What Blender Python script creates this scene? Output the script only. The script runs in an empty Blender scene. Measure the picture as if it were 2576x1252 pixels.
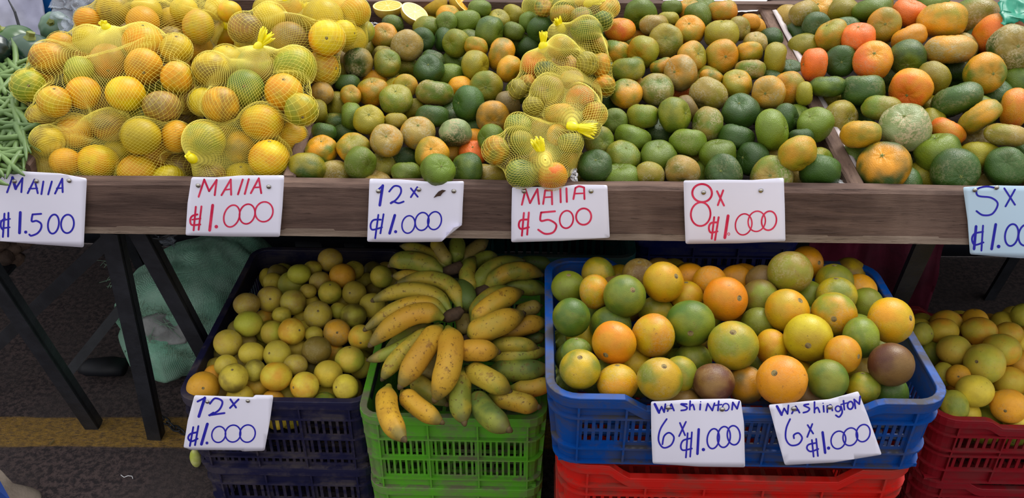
import bpy, math, random
import numpy as np
from mathutils import Vector, Matrix, noise as mnoise
from mathutils.bvhtree import BVHTree
R = math.radians
SC = bpy.context.scene
COL = SC.collection
rnd = random.Random(7)

# ------------------------------------------------------------------ camera, world, light
F = 2400.0
cam_d = bpy.data.cameras.new('camera'); cam = bpy.data.objects.new('camera', cam_d); COL.objects.link(cam)
cam_d.sensor_width = 36.0; cam_d.lens = F*36.0/2576.0; cam_d.clip_start = .05
cam.location = (0, 0, 1.6); cam.rotation_euler = (R(60), 0, R(1.5))
SC.camera = cam
CM = Matrix.Rotation(R(1.5), 3, 'Z') @ Matrix.Rotation(R(60), 3, 'X')
EYE = Vector((0, 0, 1.6)); FWD = CM @ Vector((0, 0, -1)); RGT = CM @ Vector((1, 0, 0)); DWN = CM @ Vector((0, -1, 0))
vs = SC.view_settings
vs.view_transform = 'Standard'; vs.look = 'None'; vs.gamma = 1.0; vs.use_curve_mapping = False; vs.exposure = 0.0

w = bpy.data.worlds.new('sky'); SC.world = w; w.use_nodes = True
nt = w.node_tree; nt.nodes.clear()
wo = nt.nodes.new('ShaderNodeOutputWorld'); bg = nt.nodes.new('ShaderNodeBackground')
tc = nt.nodes.new('ShaderNodeTexCoord'); sp = nt.nodes.new('ShaderNodeSeparateXYZ'); rp = nt.nodes.new('ShaderNodeValToRGB')
nt.links.new(tc.outputs['Generated'], sp.inputs[0]); nt.links.new(sp.outputs['Z'], rp.inputs[0])
rp.color_ramp.elements[0].position = 0.0; rp.color_ramp.elements[0].color = (.42, .42, .44, 1)
rp.color_ramp.elements[1].position = 1.0; rp.color_ramp.elements[1].color = (1.2, 1.2, 1.22, 1)
nt.links.new(rp.outputs[0], bg.inputs[0]); bg.inputs[1].default_value = 1.5
nt.links.new(bg.outputs[0], wo.inputs[0])
sd = bpy.data.lights.new('daylight', 'SUN'); sun = bpy.data.objects.new('daylight', sd); COL.objects.link(sun)
sd.energy = 3.0; sd.angle = R(28); sd.color = (1, .98, .95)
sun.rotation_euler = Vector((-.45, -.75, -1.25)).to_track_quat('-Z', 'Y').to_euler()

# ------------------------------------------------------------------ helpers
def ray(px, py):                       # direction with unit component along the view axis
    return FWD + RGT*((px-1288)/F) + DWN*((py-626)/F)
def at_d(px, py, d): return EYE + ray(px, py)*d
def at_y(px, py, Y): D = ray(px, py); return EYE + D*(Y/D.y)
def at_z(px, py, Z): D = ray(px, py); return EYE + D*((Z-1.6)/D.z)
def at_s(px, py, z0, y0, s):           # sloped plane z = z0 + s*(y-y0)
    D = ray(px, py); return (z0 - s*y0 - 1.6)/(D.z - s*D.y)
def srgb(r, g, b):
    f = lambda c: (c/255/12.92) if c <= 10 else ((c/255+.055)/1.055)**2.4
    return (f(r), f(g), f(b), 1)
def link(o, parent=None):
    COL.objects.link(o)
    if parent is not None: o.parent = parent
    return o
def tag(o, label=None, cat=None, group=None, kind=None):
    if label: o['label'] = label
    if cat: o['category'] = cat
    if group: o['group'] = group
    if kind: o['kind'] = kind
    return o
def empty(name, loc, label, cat, group=None):
    o = bpy.data.objects.new(name, None); o.location = loc; o.empty_display_size = .05
    return tag(link(o), label, cat, group)
def mesh_np(name, V, Fc, mat, parent=None, smooth=True):
    me = bpy.data.meshes.new(name)
    V = np.asarray(V, dtype=np.float32)
    q_ = parent
    while q_ is not None:
        V = V - np.array(q_.location, dtype=np.float32); q_ = q_.parent
    if isinstance(Fc, np.ndarray):
        n, k = Fc.shape
        me.vertices.add(len(V)); me.vertices.foreach_set('co', V.ravel())
        me.loops.add(n*k); me.loops.foreach_set('vertex_index', Fc.ravel().astype(np.int32))
        me.polygons.add(n); me.polygons.foreach_set('loop_start', np.arange(0, n*k, k, dtype=np.int32))
        me.polygons.foreach_set('loop_total', np.full(n, k, dtype=np.int32))
        me.update(calc_edges=True)
    else:
        me.from_pydata([tuple(map(float, v)) for v in V], [], Fc)
    if smooth: me.polygons.foreach_set('use_smooth', [True]*len(me.polygons))
    me.materials.append(mat); me.update()
    o = bpy.data.objects.new(name, me); link(o, parent)
    return o
class MB:
    def __init__(s): s.v = []; s.f = []
    def add(s, V, Fc):
        n = len(s.v); s.v += [tuple(v) for v in V]; s.f += [tuple(i+n for i in f) for f in Fc]
    def box(s, a, b):
        x0, y0, z0 = a; x1, y1, z1 = b
        s.add([(x0,y0,z0),(x1,y0,z0),(x1,y1,z0),(x0,y1,z0),(x0,y0,z1),(x1,y0,z1),(x1,y1,z1),(x0,y1,z1)],
              [(0,3,2,1),(4,5,6,7),(0,1,5,4),(1,2,6,5),(2,3,7,6),(3,0,4,7)])
    def prism(s, ring_a, ring_b):
        n = len(ring_a)
        s.add(list(ring_a)+list(ring_b), [tuple(range(n))[::-1], tuple(range(n, 2*n))] + [(i, (i+1) % n, n+(i+1) % n, n+i) for i in range(n)])
    def bar(s, p, q, wx, wy, up=Vector((0, 1, 0))):
        p, q = Vector(p), Vector(q); t = (q-p).normalized(); a = t.cross(up).normalized(); b = a.cross(t)
        r = [a*wx/2*i + b*wy/2*j for i, j in ((-1,-1),(1,-1),(1,1),(-1,1))]
        s.prism([p+x for x in r], [q+x for x in r])
    def tube(s, pts, rad, n=8, cap=True, squash=1.0, up=Vector((0, 0, 1))):
        pts = [Vector(p) for p in pts]; m = len(pts)
        if not hasattr(rad, '__len__'): rad = [rad]*m
        V = []
        a = None
        for i in range(m):
            t = (pts[min(i+1, m-1)]-pts[max(i-1, 0)]).normalized()
            if a is None:
                a = t.cross(up)
                if a.length < .1: a = t.cross(Vector((1, 0, 0)))
            a = (a - t*a.dot(t)).normalized(); b = t.cross(a)
            for k in range(n):
                u = 2*math.pi*k/n
                V.append(pts[i] + a*math.cos(u)*rad[i] + b*math.sin(u)*rad[i]*squash)
        Fc = [(i*n+k, i*n+(k+1) % n, (i+1)*n+(k+1) % n, (i+1)*n+k) for i in range(m-1) for k in range(n)]
        if cap: Fc += [tuple(range(n))[::-1], tuple(range((m-1)*n, m*n))]
        s.add(V, Fc)
    def build(s, name, mat, parent=None, smooth=False, bevel=0):
        o = mesh_np(name, s.v, s.f, mat, parent, smooth)
        if bevel:
            md = o.modifiers.new('bevel', 'BEVEL'); md.width = bevel; md.segments = 2; md.limit_method = 'ANGLE'
        return o

# ------------------------------------------------------------------ materials
def new_mat(name):
    m = bpy.data.materials.new(name); m.use_nodes = True
    n = m.node_tree.nodes; n.clear()
    o = n.new('ShaderNodeOutputMaterial'); p = n.new('ShaderNodeBsdfPrincipled')
    m.node_tree.links.new(p.outputs[0], o.inputs[0])
    return m, m.node_tree, p
def nd(t, typ, **kw):
    n = t.nodes.new(typ)
    for k, v in kw.items(): setattr(n, k, v)
    return n
def setin(t, sock, v):
    if hasattr(v, 'is_output') or isinstance(v, bpy.types.NodeSocket): t.links.new(v, sock)
    else: sock.default_value = v
def tex(t, kind, vec, scale, detail=2.0, rough=.5, w=None, dist=0.0):
    n = nd(t, 'ShaderNodeTexNoise' if kind == 'noise' else 'ShaderNodeTexVoronoi')
    if kind == 'noise':
        if w is not None: n.noise_dimensions = '4D'; setin(t, n.inputs['W'], w)
        n.inputs['Detail'].default_value = detail; n.inputs['Roughness'].default_value = rough; n.inputs['Distortion'].default_value = dist
    n.inputs['Scale'].default_value = scale
    if vec is not None: t.links.new(vec, n.inputs['Vector'])
    return n.outputs['Fac'] if kind == 'noise' else n.outputs['Distance']
def mth(t, op, a, b=0.0, c=None, clamp=False):
    n = nd(t, 'ShaderNodeMath', operation=op); n.use_clamp = clamp
    setin(t, n.inputs[0], a); setin(t, n.inputs[1], b)
    if c is not None: setin(t, n.inputs[2], c)
    return n.outputs[0]
def ramp(t, v, lo, hi, a=0.0, b=1.0):
    n = nd(t, 'ShaderNodeMapRange'); n.interpolation_type = 'SMOOTHSTEP'
    setin(t, n.inputs[0], v); n.inputs[1].default_value = lo; n.inputs[2].default_value = hi
    n.inputs[3].default_value = a; n.inputs[4].default_value = b
    return n.outputs[0]
def mix(t, f, a, b, mode='MIX'):
    n = nd(t, 'ShaderNodeMix', data_type='RGBA', blend_type=mode)
    setin(t, n.inputs[0], f); setin(t, n.inputs[6], a); setin(t, n.inputs[7], b)
    return n.outputs[2]
def bump(t, p, h, strength, dist=.01):
    n = nd(t, 'ShaderNodeBump'); n.inputs['Strength'].default_value = strength; n.inputs['Distance'].default_value = dist
    t.links.new(h, n.inputs['Height']); t.links.new(n.outputs[0], p.inputs['Normal'])
def obco(t): return nd(t, 'ShaderNodeTexCoord').outputs['Object']
def scaled(t, vec, s):
    n = nd(t, 'ShaderNodeMapping'); n.inputs['Scale'].default_value = s; t.links.new(vec, n.inputs['Vector']); return n.outputs[0]

def fruit_mat(name, rough, pore, pore_scale, speck, gloss=.5, dull=srgb(150, 148, 60), blotch=.3):
    m, t, p = new_mat(name)
    oi = nd(t, 'ShaderNodeObjectInfo'); W = mth(t, 'MULTIPLY', oi.outputs['Random'], 60.0)
    at = nd(t, 'ShaderNodeAttribute', attribute_type='OBJECT', attribute_name='patch')
    sc_ = nd(t, 'ShaderNodeAttribute', attribute_type='OBJECT', attribute_name='scar')
    v = obco(t)
    n1 = tex(t, 'noise', v, .75, 2.5, .55, W)
    c = mix(t, ramp(t, n1, .36, .64), oi.outputs['Color'], at.outputs['Color'])
    n2 = tex(t, 'noise', v, 2.6, 4, .6, W)
    c = mix(t, ramp(t, n2, .25, .75, 0, .45), c, mix(t, .55, c, dull, 'MULTIPLY'))
    bl = mth(t, 'MULTIPLY', ramp(t, tex(t, 'noise', v, 5, 8, .78, mth(t, 'ADD', W, 3.0)), .56, .66), ramp(t, tex(t, 'noise', v, 1.4, 2, .5, mth(t, 'ADD', W, 5.0)), .46, .6))
    c = mix(t, mth(t, 'MULTIPLY', bl, blotch), c, srgb(104, 70, 40))
    # fine lighter oil glands and dark specks
    sp1 = tex(t, 'noise', v, 14, 3, .7, W)
    c = mix(t, ramp(t, sp1, .66 - speck*.03, .72, 0, speck), c, srgb(70, 48, 28))
    # russeting
    n3 = tex(t, 'noise', v, 9, 6, .75, W); n4 = tex(t, 'noise', v, 1.1, 2, .5, mth(t, 'ADD', W, 9.0))
    sm = mth(t, 'MULTIPLY', ramp(t, n3, .44, .60), ramp(t, n4, .42, .60))
    sm = mth(t, 'MULTIPLY', sm, sc_.outputs['Fac'], clamp=True)
    c = mix(t, sm, c, srgb(172, 158, 118))
    t.links.new(c, p.inputs['Base Color'])
    rr = mth(t, 'ADD', ramp(t, n2, .3, .7, rough-.05, rough+.1), mth(t, 'MULTIPLY', sm, .2))
    t.links.new(rr, p.inputs['Roughness'])
    p.inputs['Specular IOR Level'].default_value = gloss
    h = mth(t, 'ADD', mth(t, 'MULTIPLY', tex(t, 'noise', v, pore_scale, 2, .6), pore), mth(t, 'MULTIPLY', n2, .35))
    bump(t, p, h, .7, .0022)
    return m
M_TANG = fruit_mat('mandarin_peel', .27, .7, 20, .4, .38)
M_ORNG = fruit_mat('orange_peel', .36, .25, 26, .8, .35, srgb(176, 148, 70), .75)
M_LIME = fruit_mat('sweet_lime_peel', .44, .2, 26, .85, .28, srgb(190, 158, 90), .6)

def simple(name, col, rough=.6, var=.15, scale=8, col2=None, bmp=0, bscale=40, spec=.4, metal=0, stretch=None, lo=.35, hi=.65, detail=4):
    m, t, p = new_mat(name); v = obco(t)
    if stretch: v = scaled(t, v, stretch)
    n = tex(t, 'noise', v, scale, detail, .6)
    c2 = col2 or tuple(x*(1-var) for x in col[:3])+(1,)
    t.links.new(mix(t, ramp(t, n, lo, hi), col, c2), p.inputs['Base Color'])
    p.inputs['Roughness'].default_value = rough; p.inputs['Specular IOR Level'].default_value = spec; p.inputs['Metallic'].default_value = metal
    if bmp: bump(t, p, tex(t, 'noise', v, bscale, 4, .6), bmp, .01)
    return m
def wood(name, base, dark, light, along='x'):
    m, t, p = new_mat(name); v = obco(t)
    s = (1.2, 14, 14) if along == 'x' else (14, 1.2, 14)
    g = scaled(t, v, s)
    n1 = tex(t, 'noise', g, 3, 6, .65, dist=.4); n2 = tex(t, 'noise', scaled(t, v, tuple(x*3 for x in s)), 5, 5, .7); n3 = tex(t, 'noise', v, 3.5, 4, .6)
    c = mix(t, ramp(t, n1, .3, .7), base, dark)
    c = mix(t, ramp(t, n3, .5, .75, 0, .6), c, light)
    c = mix(t, ramp(t, n2, .58, .7, 0, .7), c, tuple(x*.35 for x in dark[:3])+(1,))
    t.links.new(c, p.inputs['Base Color']); p.inputs['Roughness'].default_value = .8; p.inputs['Specular IOR Level'].default_value = .25
    bump(t, p, mth(t, 'ADD', n1, n2), .5, .006)
    return m
M_WOOD = wood('weathered_wood', srgb(104, 82, 72), srgb(66, 50, 44), srgb(138, 114, 100))
M_WOODY = wood('divider_wood', srgb(122, 98, 84), srgb(84, 64, 55), srgb(150, 128, 112), 'y')
def plastic(name, col, dirt=.5, dirtc=srgb(88, 82, 76), rough=.42):
    m, t, p = new_mat(name); v = obco(t)
    n = tex(t, 'noise', v, 14, 6, .7); n2 = tex(t, 'noise', scaled(t, v, (3, 3, 30)), 3, 3, .6)
    geo = nd(t, 'ShaderNodeNewGeometry'); sx = nd(t, 'ShaderNodeSeparateXYZ'); t.links.new(geo.outputs['True Normal'], sx.inputs[0])
    up = ramp(t, sx.outputs['Z'], -.2, .8, .6, 1.0)
    f = mth(t, 'MULTIPLY', mth(t, 'MULTIPLY', ramp(t, n, .40, .60), ramp(t, n2, .32, .55)), up)
    t.links.new(mix(t, mth(t, 'MULTIPLY', f, dirt), col, dirtc), p.inputs['Base Color'])
    t.links.new(mth(t, 'ADD', mth(t, 'MULTIPLY', f, .3), rough), p.inputs['Roughness'])
    p.inputs['Specular IOR Level'].default_value = .28
    bump(t, p, n, .12, .004)
    return m
M_BLUE = plastic('blue_plastic', srgb(0, 64, 138), 1.0, srgb(64, 62, 66))
M_RED = plastic('red_plastic', srgb(190, 26, 18), .7, srgb(104, 62, 50))
M_MAROON = plastic('dark_red_plastic', srgb(128, 18, 30), .6, srgb(84, 46, 44))
M_NAVY = plastic('navy_plastic', srgb(26, 26, 56), .9, srgb(74, 66, 68))
M_LGREEN = plastic('green_plastic', srgb(88, 160, 40), 1.1, srgb(108, 108, 82))
M_TEAL = plastic('dark_teal_plastic', srgb(14, 82, 80), .6)
M_DBLUE = plastic('dark_blue_plastic', srgb(14, 26, 92), .5)
M_PAPER = simple('white_card', srgb(234, 231, 246), .55, .04, 3, bmp=.05, bscale=12)
M_PAPERB = simple('bluish_card', srgb(196, 222, 240), .55, .04, 3)
M_INKB = simple('blue_marker', srgb(34, 36, 168), .5, .3, 30, srgb(52, 44, 176))
M_INKR = simple('red_marker', srgb(206, 28, 72), .5, .3, 30, srgb(226, 62, 96))
M_METAL = simple('steel_tack', srgb(190, 186, 176), .25, .2, 20, metal=1)
M_NET = simple('yellow_net', srgb(242, 226, 96), .4, .1, 5, spec=.5)
M_TIE = simple('yellow_plastic_tie', srgb(250, 232, 0), .35, .15, 60, stretch=(1, 1, 1), spec=.6)
M_IRON = simple('black_steel', srgb(44, 46, 52), .5, .4, 14, bmp=.2)
M_STEM = simple('dry_stem', srgb(134, 118, 72), .8, .5, 3, srgb(84, 64, 40))
M_STEMG = simple('green_calyx', srgb(120, 128, 62), .7, .4, 3)
# ------------------------------------------------------------------ ground
m, t, p = new_mat('asphalt'); v = obco(t)
n1 = tex(t, 'noise', v, 70, 6, .75); n2 = tex(t, 'noise', v, 5, 4, .6); n3 = tex(t, 'noise', scaled(t, v, (40, 120, 1)), 1.5, 4, .7)
sx = nd(t, 'ShaderNodeSeparateXYZ'); t.links.new(v, sx.inputs[0])
yy = mth(t, 'ADD', sx.outputs['Y'], mth(t, 'MULTIPLY', n2, .02)); yy = mth(t, 'SUBTRACT', yy, mth(t, 'MULTIPLY', sx.outputs['X'], .02))
base = mix(t, ramp(t, n1, .42, .58), srgb(84, 68, 66), srgb(34, 25, 29)); base = mix(t, ramp(t, n2, .4, .65, 0, .6), base, srgb(62, 53, 52))
st = mth(t, 'MULTIPLY', ramp(t, yy, 1.795, 1.803), ramp(t, yy, 1.905, 1.915, 1, 0))
st = mth(t, 'MULTIPLY', st, ramp(t, n3, .32, .58, .25, 1.0)); st = mth(t, 'MULTIPLY', st, ramp(t, n1, .3, .6, 1, .55))
t.links.new(mix(t, st, base, srgb(168, 128, 40)), p.inputs['Base Color']); p.inputs['Roughness'].default_value = .85
bump(t, p, n1, .6, .01)
b = MB(); b.box((-4, -3, -.05), (4, 6, 0)); tag(b.build('floor', m), kind='structure')

# ------------------------------------------------------------------ stall
S = empty('market_stall', (0, 1.6, 0), 'long sloped wooden fruit stall with a weathered front board and divided bins', 'stall')
BT, BB = .845, .752
nn = 96; V = []; rr_ = random.Random(4)
xs = [-2.2+4.6*i/nn for i in range(nn+1)]
prof = [(1.53, BB), (1.529, BT-.006), (1.535, BT), (1.557, BT), (1.56, BT-.003), (1.56, BB)]
for x in xs:
    for (y, z) in prof:
        e = .0022 if z > .8 else .0035
        V.append((x, y+.0012*mnoise.noise(Vector((x*9, z*30, 1))), z+e*mnoise.noise(Vector((x*7, y*40, z*5)))))
np_ = len(prof)
Fc = [(i*np_+k, (i+1)*np_+k, (i+1)*np_+(k+1) % np_, i*np_+(k+1) % np_) for i in range(nn) for k in range(np_)]
mesh_np('front_board', V, Fc, M_WOOD, S, smooth=False)
b = MB()
b.bar((-2.2, 1.536, BB-.006), (2.4, 1.536, BB-.006), .012, .016, Vector((0, 0, 1))); b.build('lower_batten', wood('pale_batten', srgb(150, 132, 116), srgb(110, 92, 80), srgb(170, 152, 136)), S)
M_WDARK = wood('gap_shade_wood', srgb(52, 40, 34), srgb(34, 26, 22), srgb(66, 52, 44))  # dark tone painted in for the shade in the gaps between fruit
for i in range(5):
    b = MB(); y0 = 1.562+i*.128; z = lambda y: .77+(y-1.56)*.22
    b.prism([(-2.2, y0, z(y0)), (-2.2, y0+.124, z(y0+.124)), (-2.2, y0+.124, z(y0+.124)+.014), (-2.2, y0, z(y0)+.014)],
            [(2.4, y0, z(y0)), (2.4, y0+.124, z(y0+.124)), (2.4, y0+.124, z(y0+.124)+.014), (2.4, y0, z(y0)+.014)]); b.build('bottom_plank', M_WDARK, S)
b = MB(); b.box((-2.2, 2.215, .86), (2.4, 2.24, .985)); b.build('back_board', M_WOOD, S)
def divider(fx, bx, ztop_f, ztop_b, y0=1.56, y1=2.215, wd=.024, name='divider_board'):
    V = []; n = 24
    for i in range(n+1):
        u = i/n; x = fx+(bx-fx)*u; y = y0+(y1-y0)*u; zt = ztop_f+(ztop_b-ztop_f)*u+.002*mnoise.noise(Vector((x*3, y*14, 2)))
        for dx, z in ((-wd/2, .77), (-wd/2, zt-.004), (-wd/2+.004, zt), (wd/2-.004, zt), (wd/2, zt-.004), (wd/2, .77)): V.append((x+dx+.001*mnoise.noise(Vector((y*9, z*9, 5))), y, z))
    Fc = [(i*6+k, i*6+(k+1) % 6, (i+1)*6+(k+1) % 6, (i+1)*6+k) for i in range(n) for k in range(6)]+[tuple(range(6))[::-1], tuple(range(n*6, n*6+6))]
    mesh_np(name, V, Fc, M_WOODY, S, smooth=False)
pR = at_y(2160, 472, 1.56); pRb = at_y(1928, 24, 2.215)
divider(pR.x, pRb.x, pR.z+.002, pRb.z, wd=.03)
pL = at_y(728, 462, 1.56); divider(pL.x, pL.x+.01, BT+.003, .975)
pM = at_y(1428, 466, 1.56); divider(pM.x, pM.x+.0, BT-.002, .93, wd=.02)
pG = at_y(62, 430, 1.56); divider(pG.x, pG.x, BT+.02, .98)
# trestle legs of black steel bar
def leg(a, c, wx=.026, wy=.012):
    b = MB(); b.bar(a, c, wx, wy, Vector((0, 1, 0)))
    t_ = (Vector(c)-Vector(a)).normalized(); s_ = t_.cross(Vector((0, 1, 0))).normalized()*(wx/2-.002)
    b.bar(Vector(a)+s_+Vector((0, .012, 0)), Vector(c)+s_+Vector((0, .012, 0)), .004, .028, Vector((0, 1, 0)))
    b.build('trestle_leg', M_IRON, S)
leg(at_y(275, 582, 1.60), at_z(390, 1103, .0), .034)
leg(at_y(345, 582, 1.63), at_z(612, 1075, .0), .034)
leg(at_y(-75, 620, 1.60), at_z(233, 1076, .0), .034)
leg(at_y(285, 590, 1.75), at_z(-170, 1020, .0), .03)
leg(at_y(315, 760, 2.05), at_y(160, 952, 1.93), .024)
leg(at_y(2335, 592, 1.66), at_y(2215, 860, 1.95), .04)
for x in (-1.2, 1.4): leg((x, 2.2, .85), (x, 2.5, 0), .03)
# chain tied at the trestle head and the foot
def chain(pts, n, name, label, r=.011):
    E_ = empty(name, pts[0], label, 'chain')
    P = [Vector(q) for q in pts]; tot = sum((P[i+1]-P[i]).length for i in range(len(P)-1))
    def along(s):
        for i in range(len(P)-1):
            l = (P[i+1]-P[i]).length
            if s <= l or i == len(P)-2: return P[i]+(P[i+1]-P[i])*(s/l), (P[i+1]-P[i]).normalized()
            s -= l
    for k in range(n):
        c, t_ = along(tot*(k+.5)/n); a = t_.cross(Vector((0, 0, 1))).normalized(); a = a if k % 2 else t_.cross(a)
        b = MB(); b.tube([c+t_*r*1.35*math.cos(u)+a*r*.75*math.sin(u) for u in [2*math.pi*i/14 for i in range(15)]], .0024, 6, cap=False)
        b.build('chain_link', M_IRON, E_, True)
chain([at_y(300, 578, 1.64), at_y(345, 590, 1.65), at_y(395, 595, 1.66), at_y(440, 582, 1.66)], 9, 'chain', 'black steel chain looped under the front board beside the trestle legs')
chain([at_z(395, 1040, .03), at_z(430, 1070, .012), at_z(462, 1088, .012)], 5, 'chain', 'black chain lying on the yellow floor stripe at the trestle foot')

# tarp backdrop under the stall, widened to block light, and what closes the view above it
def sheet(name, p00, p10, p11, p01, mat, label=None, cat=None, nu=40, nv=20, amp=.02, fr=3.0, parent=None, kind=None, thick=.002, seed=0, group=None):
    V = []
    A = [Vector(q) for q in (p00, p10, p11, p01)]; N = (A[1]-A[0]).cross(A[3]-A[0]).normalized()
    for s_ in (0, 1):
        for j in range(nv+1):
            for i in range(nu+1):
                u, v_ = i/nu, j/nv; q = (A[0]*(1-u)+A[1]*u)*(1-v_)+(A[3]*(1-u)+A[2]*u)*v_
                o_ = amp*mnoise.fractal(Vector((u*fr*2+seed, v_*fr, seed)), .9, 2.1, 4)
                V.append(q+N*(o_+thick*s_))
    n = (nu+1)*(nv+1); W1 = nu+1
    Fc = [(j*W1+i, j*W1+i+1, (j+1)*W1+i+1, (j+1)*W1+i) for j in range(nv) for i in range(nu)]
    Fc += [tuple(n+k for k in f[::-1]) for f in Fc]
    edge = [i for i in range(W1)]+[j*W1+nu for j in range(1, nv+1)]+[nv*W1+i for i in range(nu-1, -1, -1)]+[j*W1 for j in range(nv-1, 0, -1)]
    Fc += [(edge[(k+1) % len(edge)], edge[k], n+edge[k], n+edge[(k+1) % len(edge)]) for k in range(len(edge))]
    o = mesh_np(name, V, Fc, mat, parent)
    return tag(o, label, cat, group, kind)
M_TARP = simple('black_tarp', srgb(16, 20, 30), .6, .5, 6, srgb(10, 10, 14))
M_MAG = simple('magenta_cloth', srgb(110, 22, 52), .8, .6, 5, srgb(70, 14, 34), bmp=.3)
M_BTARP = simple('blue_tarp', srgb(24, 48, 130), .45, .4, 6, srgb(14, 26, 84))
sheet('tarpaulin', (-3, 2.75, 0), (3.2, 2.75, 0), (3.2, 2.6, .86), (-3, 2.6, .86), M_TARP, 'black tarpaulin hanging behind the crates under the stall, widened to block light', 'tarp', amp=.04)  # sheet stretched past both sides to keep light out under the stall
a = at_y(2040, 590, 2.2); c = at_y(2330, 590, 2.2)
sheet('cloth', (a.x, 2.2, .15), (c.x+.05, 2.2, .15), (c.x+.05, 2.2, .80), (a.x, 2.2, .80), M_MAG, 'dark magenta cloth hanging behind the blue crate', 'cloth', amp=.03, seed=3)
sheet('blue_tarpaulin', (-3, 2.95, .94), (3.2, 2.95, .94), (3.2, 3.0, 1.3), (-3, 3.0, 1.3), M_BTARP, 'deep blue tarpaulin rising behind the stall', 'tarp', amp=.03, seed=5)

# ------------------------------------------------------------------ plastic crates
def crate(cx, y0, ztop, W, D, H, mat, label, rows, taper=.06, rc=.035, dip=(0, 0, 0, 0), pitch=.0145, slot_w=.62, vp=.105, name='plastic_crate', rim_h=.022, ribs=None, group=None, rot=0, side_dip=None):
    """cx,y0: middle of the front rim; rows: list of (z_from_top, z_to, 'slots'|'solid')"""
    E_ = empty(name, (cx, y0+D/2, ztop-H), label, 'crate', group); E_.rotation_euler.z = 0
    L = [W-2*rc, math.pi*rc/2, D-2*rc, math.pi*rc/2, W-2*rc, math.pi*rc/2, D-2*rc, math.pi*rc/2]; T = sum(L)
    def per(s):
        s %= T; i = 0
        while s > L[i]: s -= L[i]; i += 1
        x0, x1, ya, yb = cx-W/2, cx+W/2, y0, y0+D
        if i == 0: return (x0+rc+s, ya), (0, -1), i
        if i == 2: return (x1, ya+rc+s), (1, 0), i
        if i == 4: return (x1-rc-s, yb), (0, 1), i
        if i == 6: return (x0, yb-rc-s), (-1, 0), i
        c_ = {1: (x1-rc, ya+rc, -90), 3: (x1-rc, yb-rc, 0), 5: (x0+rc, yb-rc, 90), 7: (x0+rc, ya+rc, 180)}[i]
        a_ = R(c_[2]+s/rc*180/math.pi); n_ = (math.cos(a_), math.sin(a_)); return (c_[0]+n_[0]*rc, c_[1]+n_[1]*rc), n_, i
    def dipf(s):                      # how far the rim drops in the hand-hold of the long/short side
        (x, y), n_, i = per(s)
        if i in (0, 4) and dip[2] > 0:
            u = x-cx; a_, b_, dz, tr = dip
            return dz*max(0, min(1, (u-a_)/tr+1 if u < a_ else 1))*max(0, min(1, (b_-u)/tr+1 if u > b_ else 1))
        return 0
    def pt(s, z, out):
        (x, y), n_, i = per(s); k = out-(ztop-z)*taper
        return (x+n_[0]*k, y+n_[1]*k, z)
    def band(b, sa, sb, zt, zb_, o0, o1, follow=0.0, closed=False):
        n = max(1, int(math.ceil((sb-sa)/.012))); base = len(b.v)
        for k in range(n if closed else n+1):
            s = sa+(sb-sa)*k/n; d_ = dipf(s)*follow
            b.v += [pt(s, zt-d_, o0), pt(s, zt-d_, o1), pt(s, zb_-d_, o1), pt(s, zb_-d_, o0)]
        m_ = n if closed else n+1
        for k in range(n):
            a_, c_ = base+k*4, base+((k+1) % m_)*4
            for q in range(4): b.f.append((a_+q, c_+q, c_+(q+1) % 4, a_+(q+1) % 4))
        if not closed: b.f += [(base, base+1, base+2, base+3), (base+n*4+3, base+n*4+2, base+n*4+1, base+n*4)]
    th = .003
    b = MB(); band(b, 0, T, ztop, ztop-.006, -th*2, .009, 1, True); band(b, 0, T, ztop-.004, ztop-rim_h, .006, .009, 1, True)
    o = b.build('rim', mat, E_, False)
    md = o.modifiers.new('bevel', 'BEVEL'); md.width = .0015; md.segments = 2; md.limit_method = 'ANGLE'; md.angle_limit = R(50)
    b = MB(); prev = ztop-.004
    solid = []; 
    for (za, zb_, kd) in rows:
        if kd == 'slots': continue
        solid.append((za, zb_))
    for za, zb_ in solid:
        if za == 0:
            # top band: its upper edge follows the dip, its lower edge does not
            n = int(T/.012); base = len(b.v)
            for k in range(n):
                s = T*k/n; d_ = dipf(s); zt = ztop-.004-d_; zz = min(ztop-zb_, zt-.012)
                b.v += [pt(s, zt, -th), pt(s, zt, 0), pt(s, zz, 0), pt(s, zz, -th)]
            for k in range(n):
                a_, c_ = base+k*4, base+((k+1) % n)*4
                for q in range(4): b.f.append((a_+q, c_+q, c_+(q+1) % 4, a_+(q+1) % 4))
        else: b3 = MB(); band(b3, 0, T, ztop-za, ztop-zb_, -th, 0, 0, True); b3.build('side_band', mat, E_)
    if b.v: b.build('top_band', mat, E_)
    # ribs running round
    lev = ribs or sorted({round(z_, 4) for r_ in rows for z_ in r_[:2] if z_ > dip[2]+rim_h*.9})
    for z_ in lev:
        b = MB(); band(b, 0, T, ztop-z_+.002, ztop-z_-.002, -.001, .009, 0, True); b.build('rib', mat, E_)
    # uprights
    nv = [int(round(l/vp)) for l in L]; ups = []; acc = 0
    for i, l in enumerate(L):
        if i % 2 == 0:
            k_ = max(2, int(round(l/vp)))
            for j in range(k_+1): ups.append(acc+l*j/k_)
        acc += l
    for s in ups:
        b = MB(); d_ = dipf(s)
        w_ = .0017; q = []
        for z_ in (ztop-rim_h*.5-d_, ztop-H+.001):
            q.append([pt(s-w_, z_, -.001), pt(s+w_, z_, -.001), pt(s+w_, z_, .0085), pt(s-w_, z_, .0085)])
        b.prism(q[0], q[1]); b.build('upright', mat, E_)
    # slotted panels: bars left between the slots
    acc = 0
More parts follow.
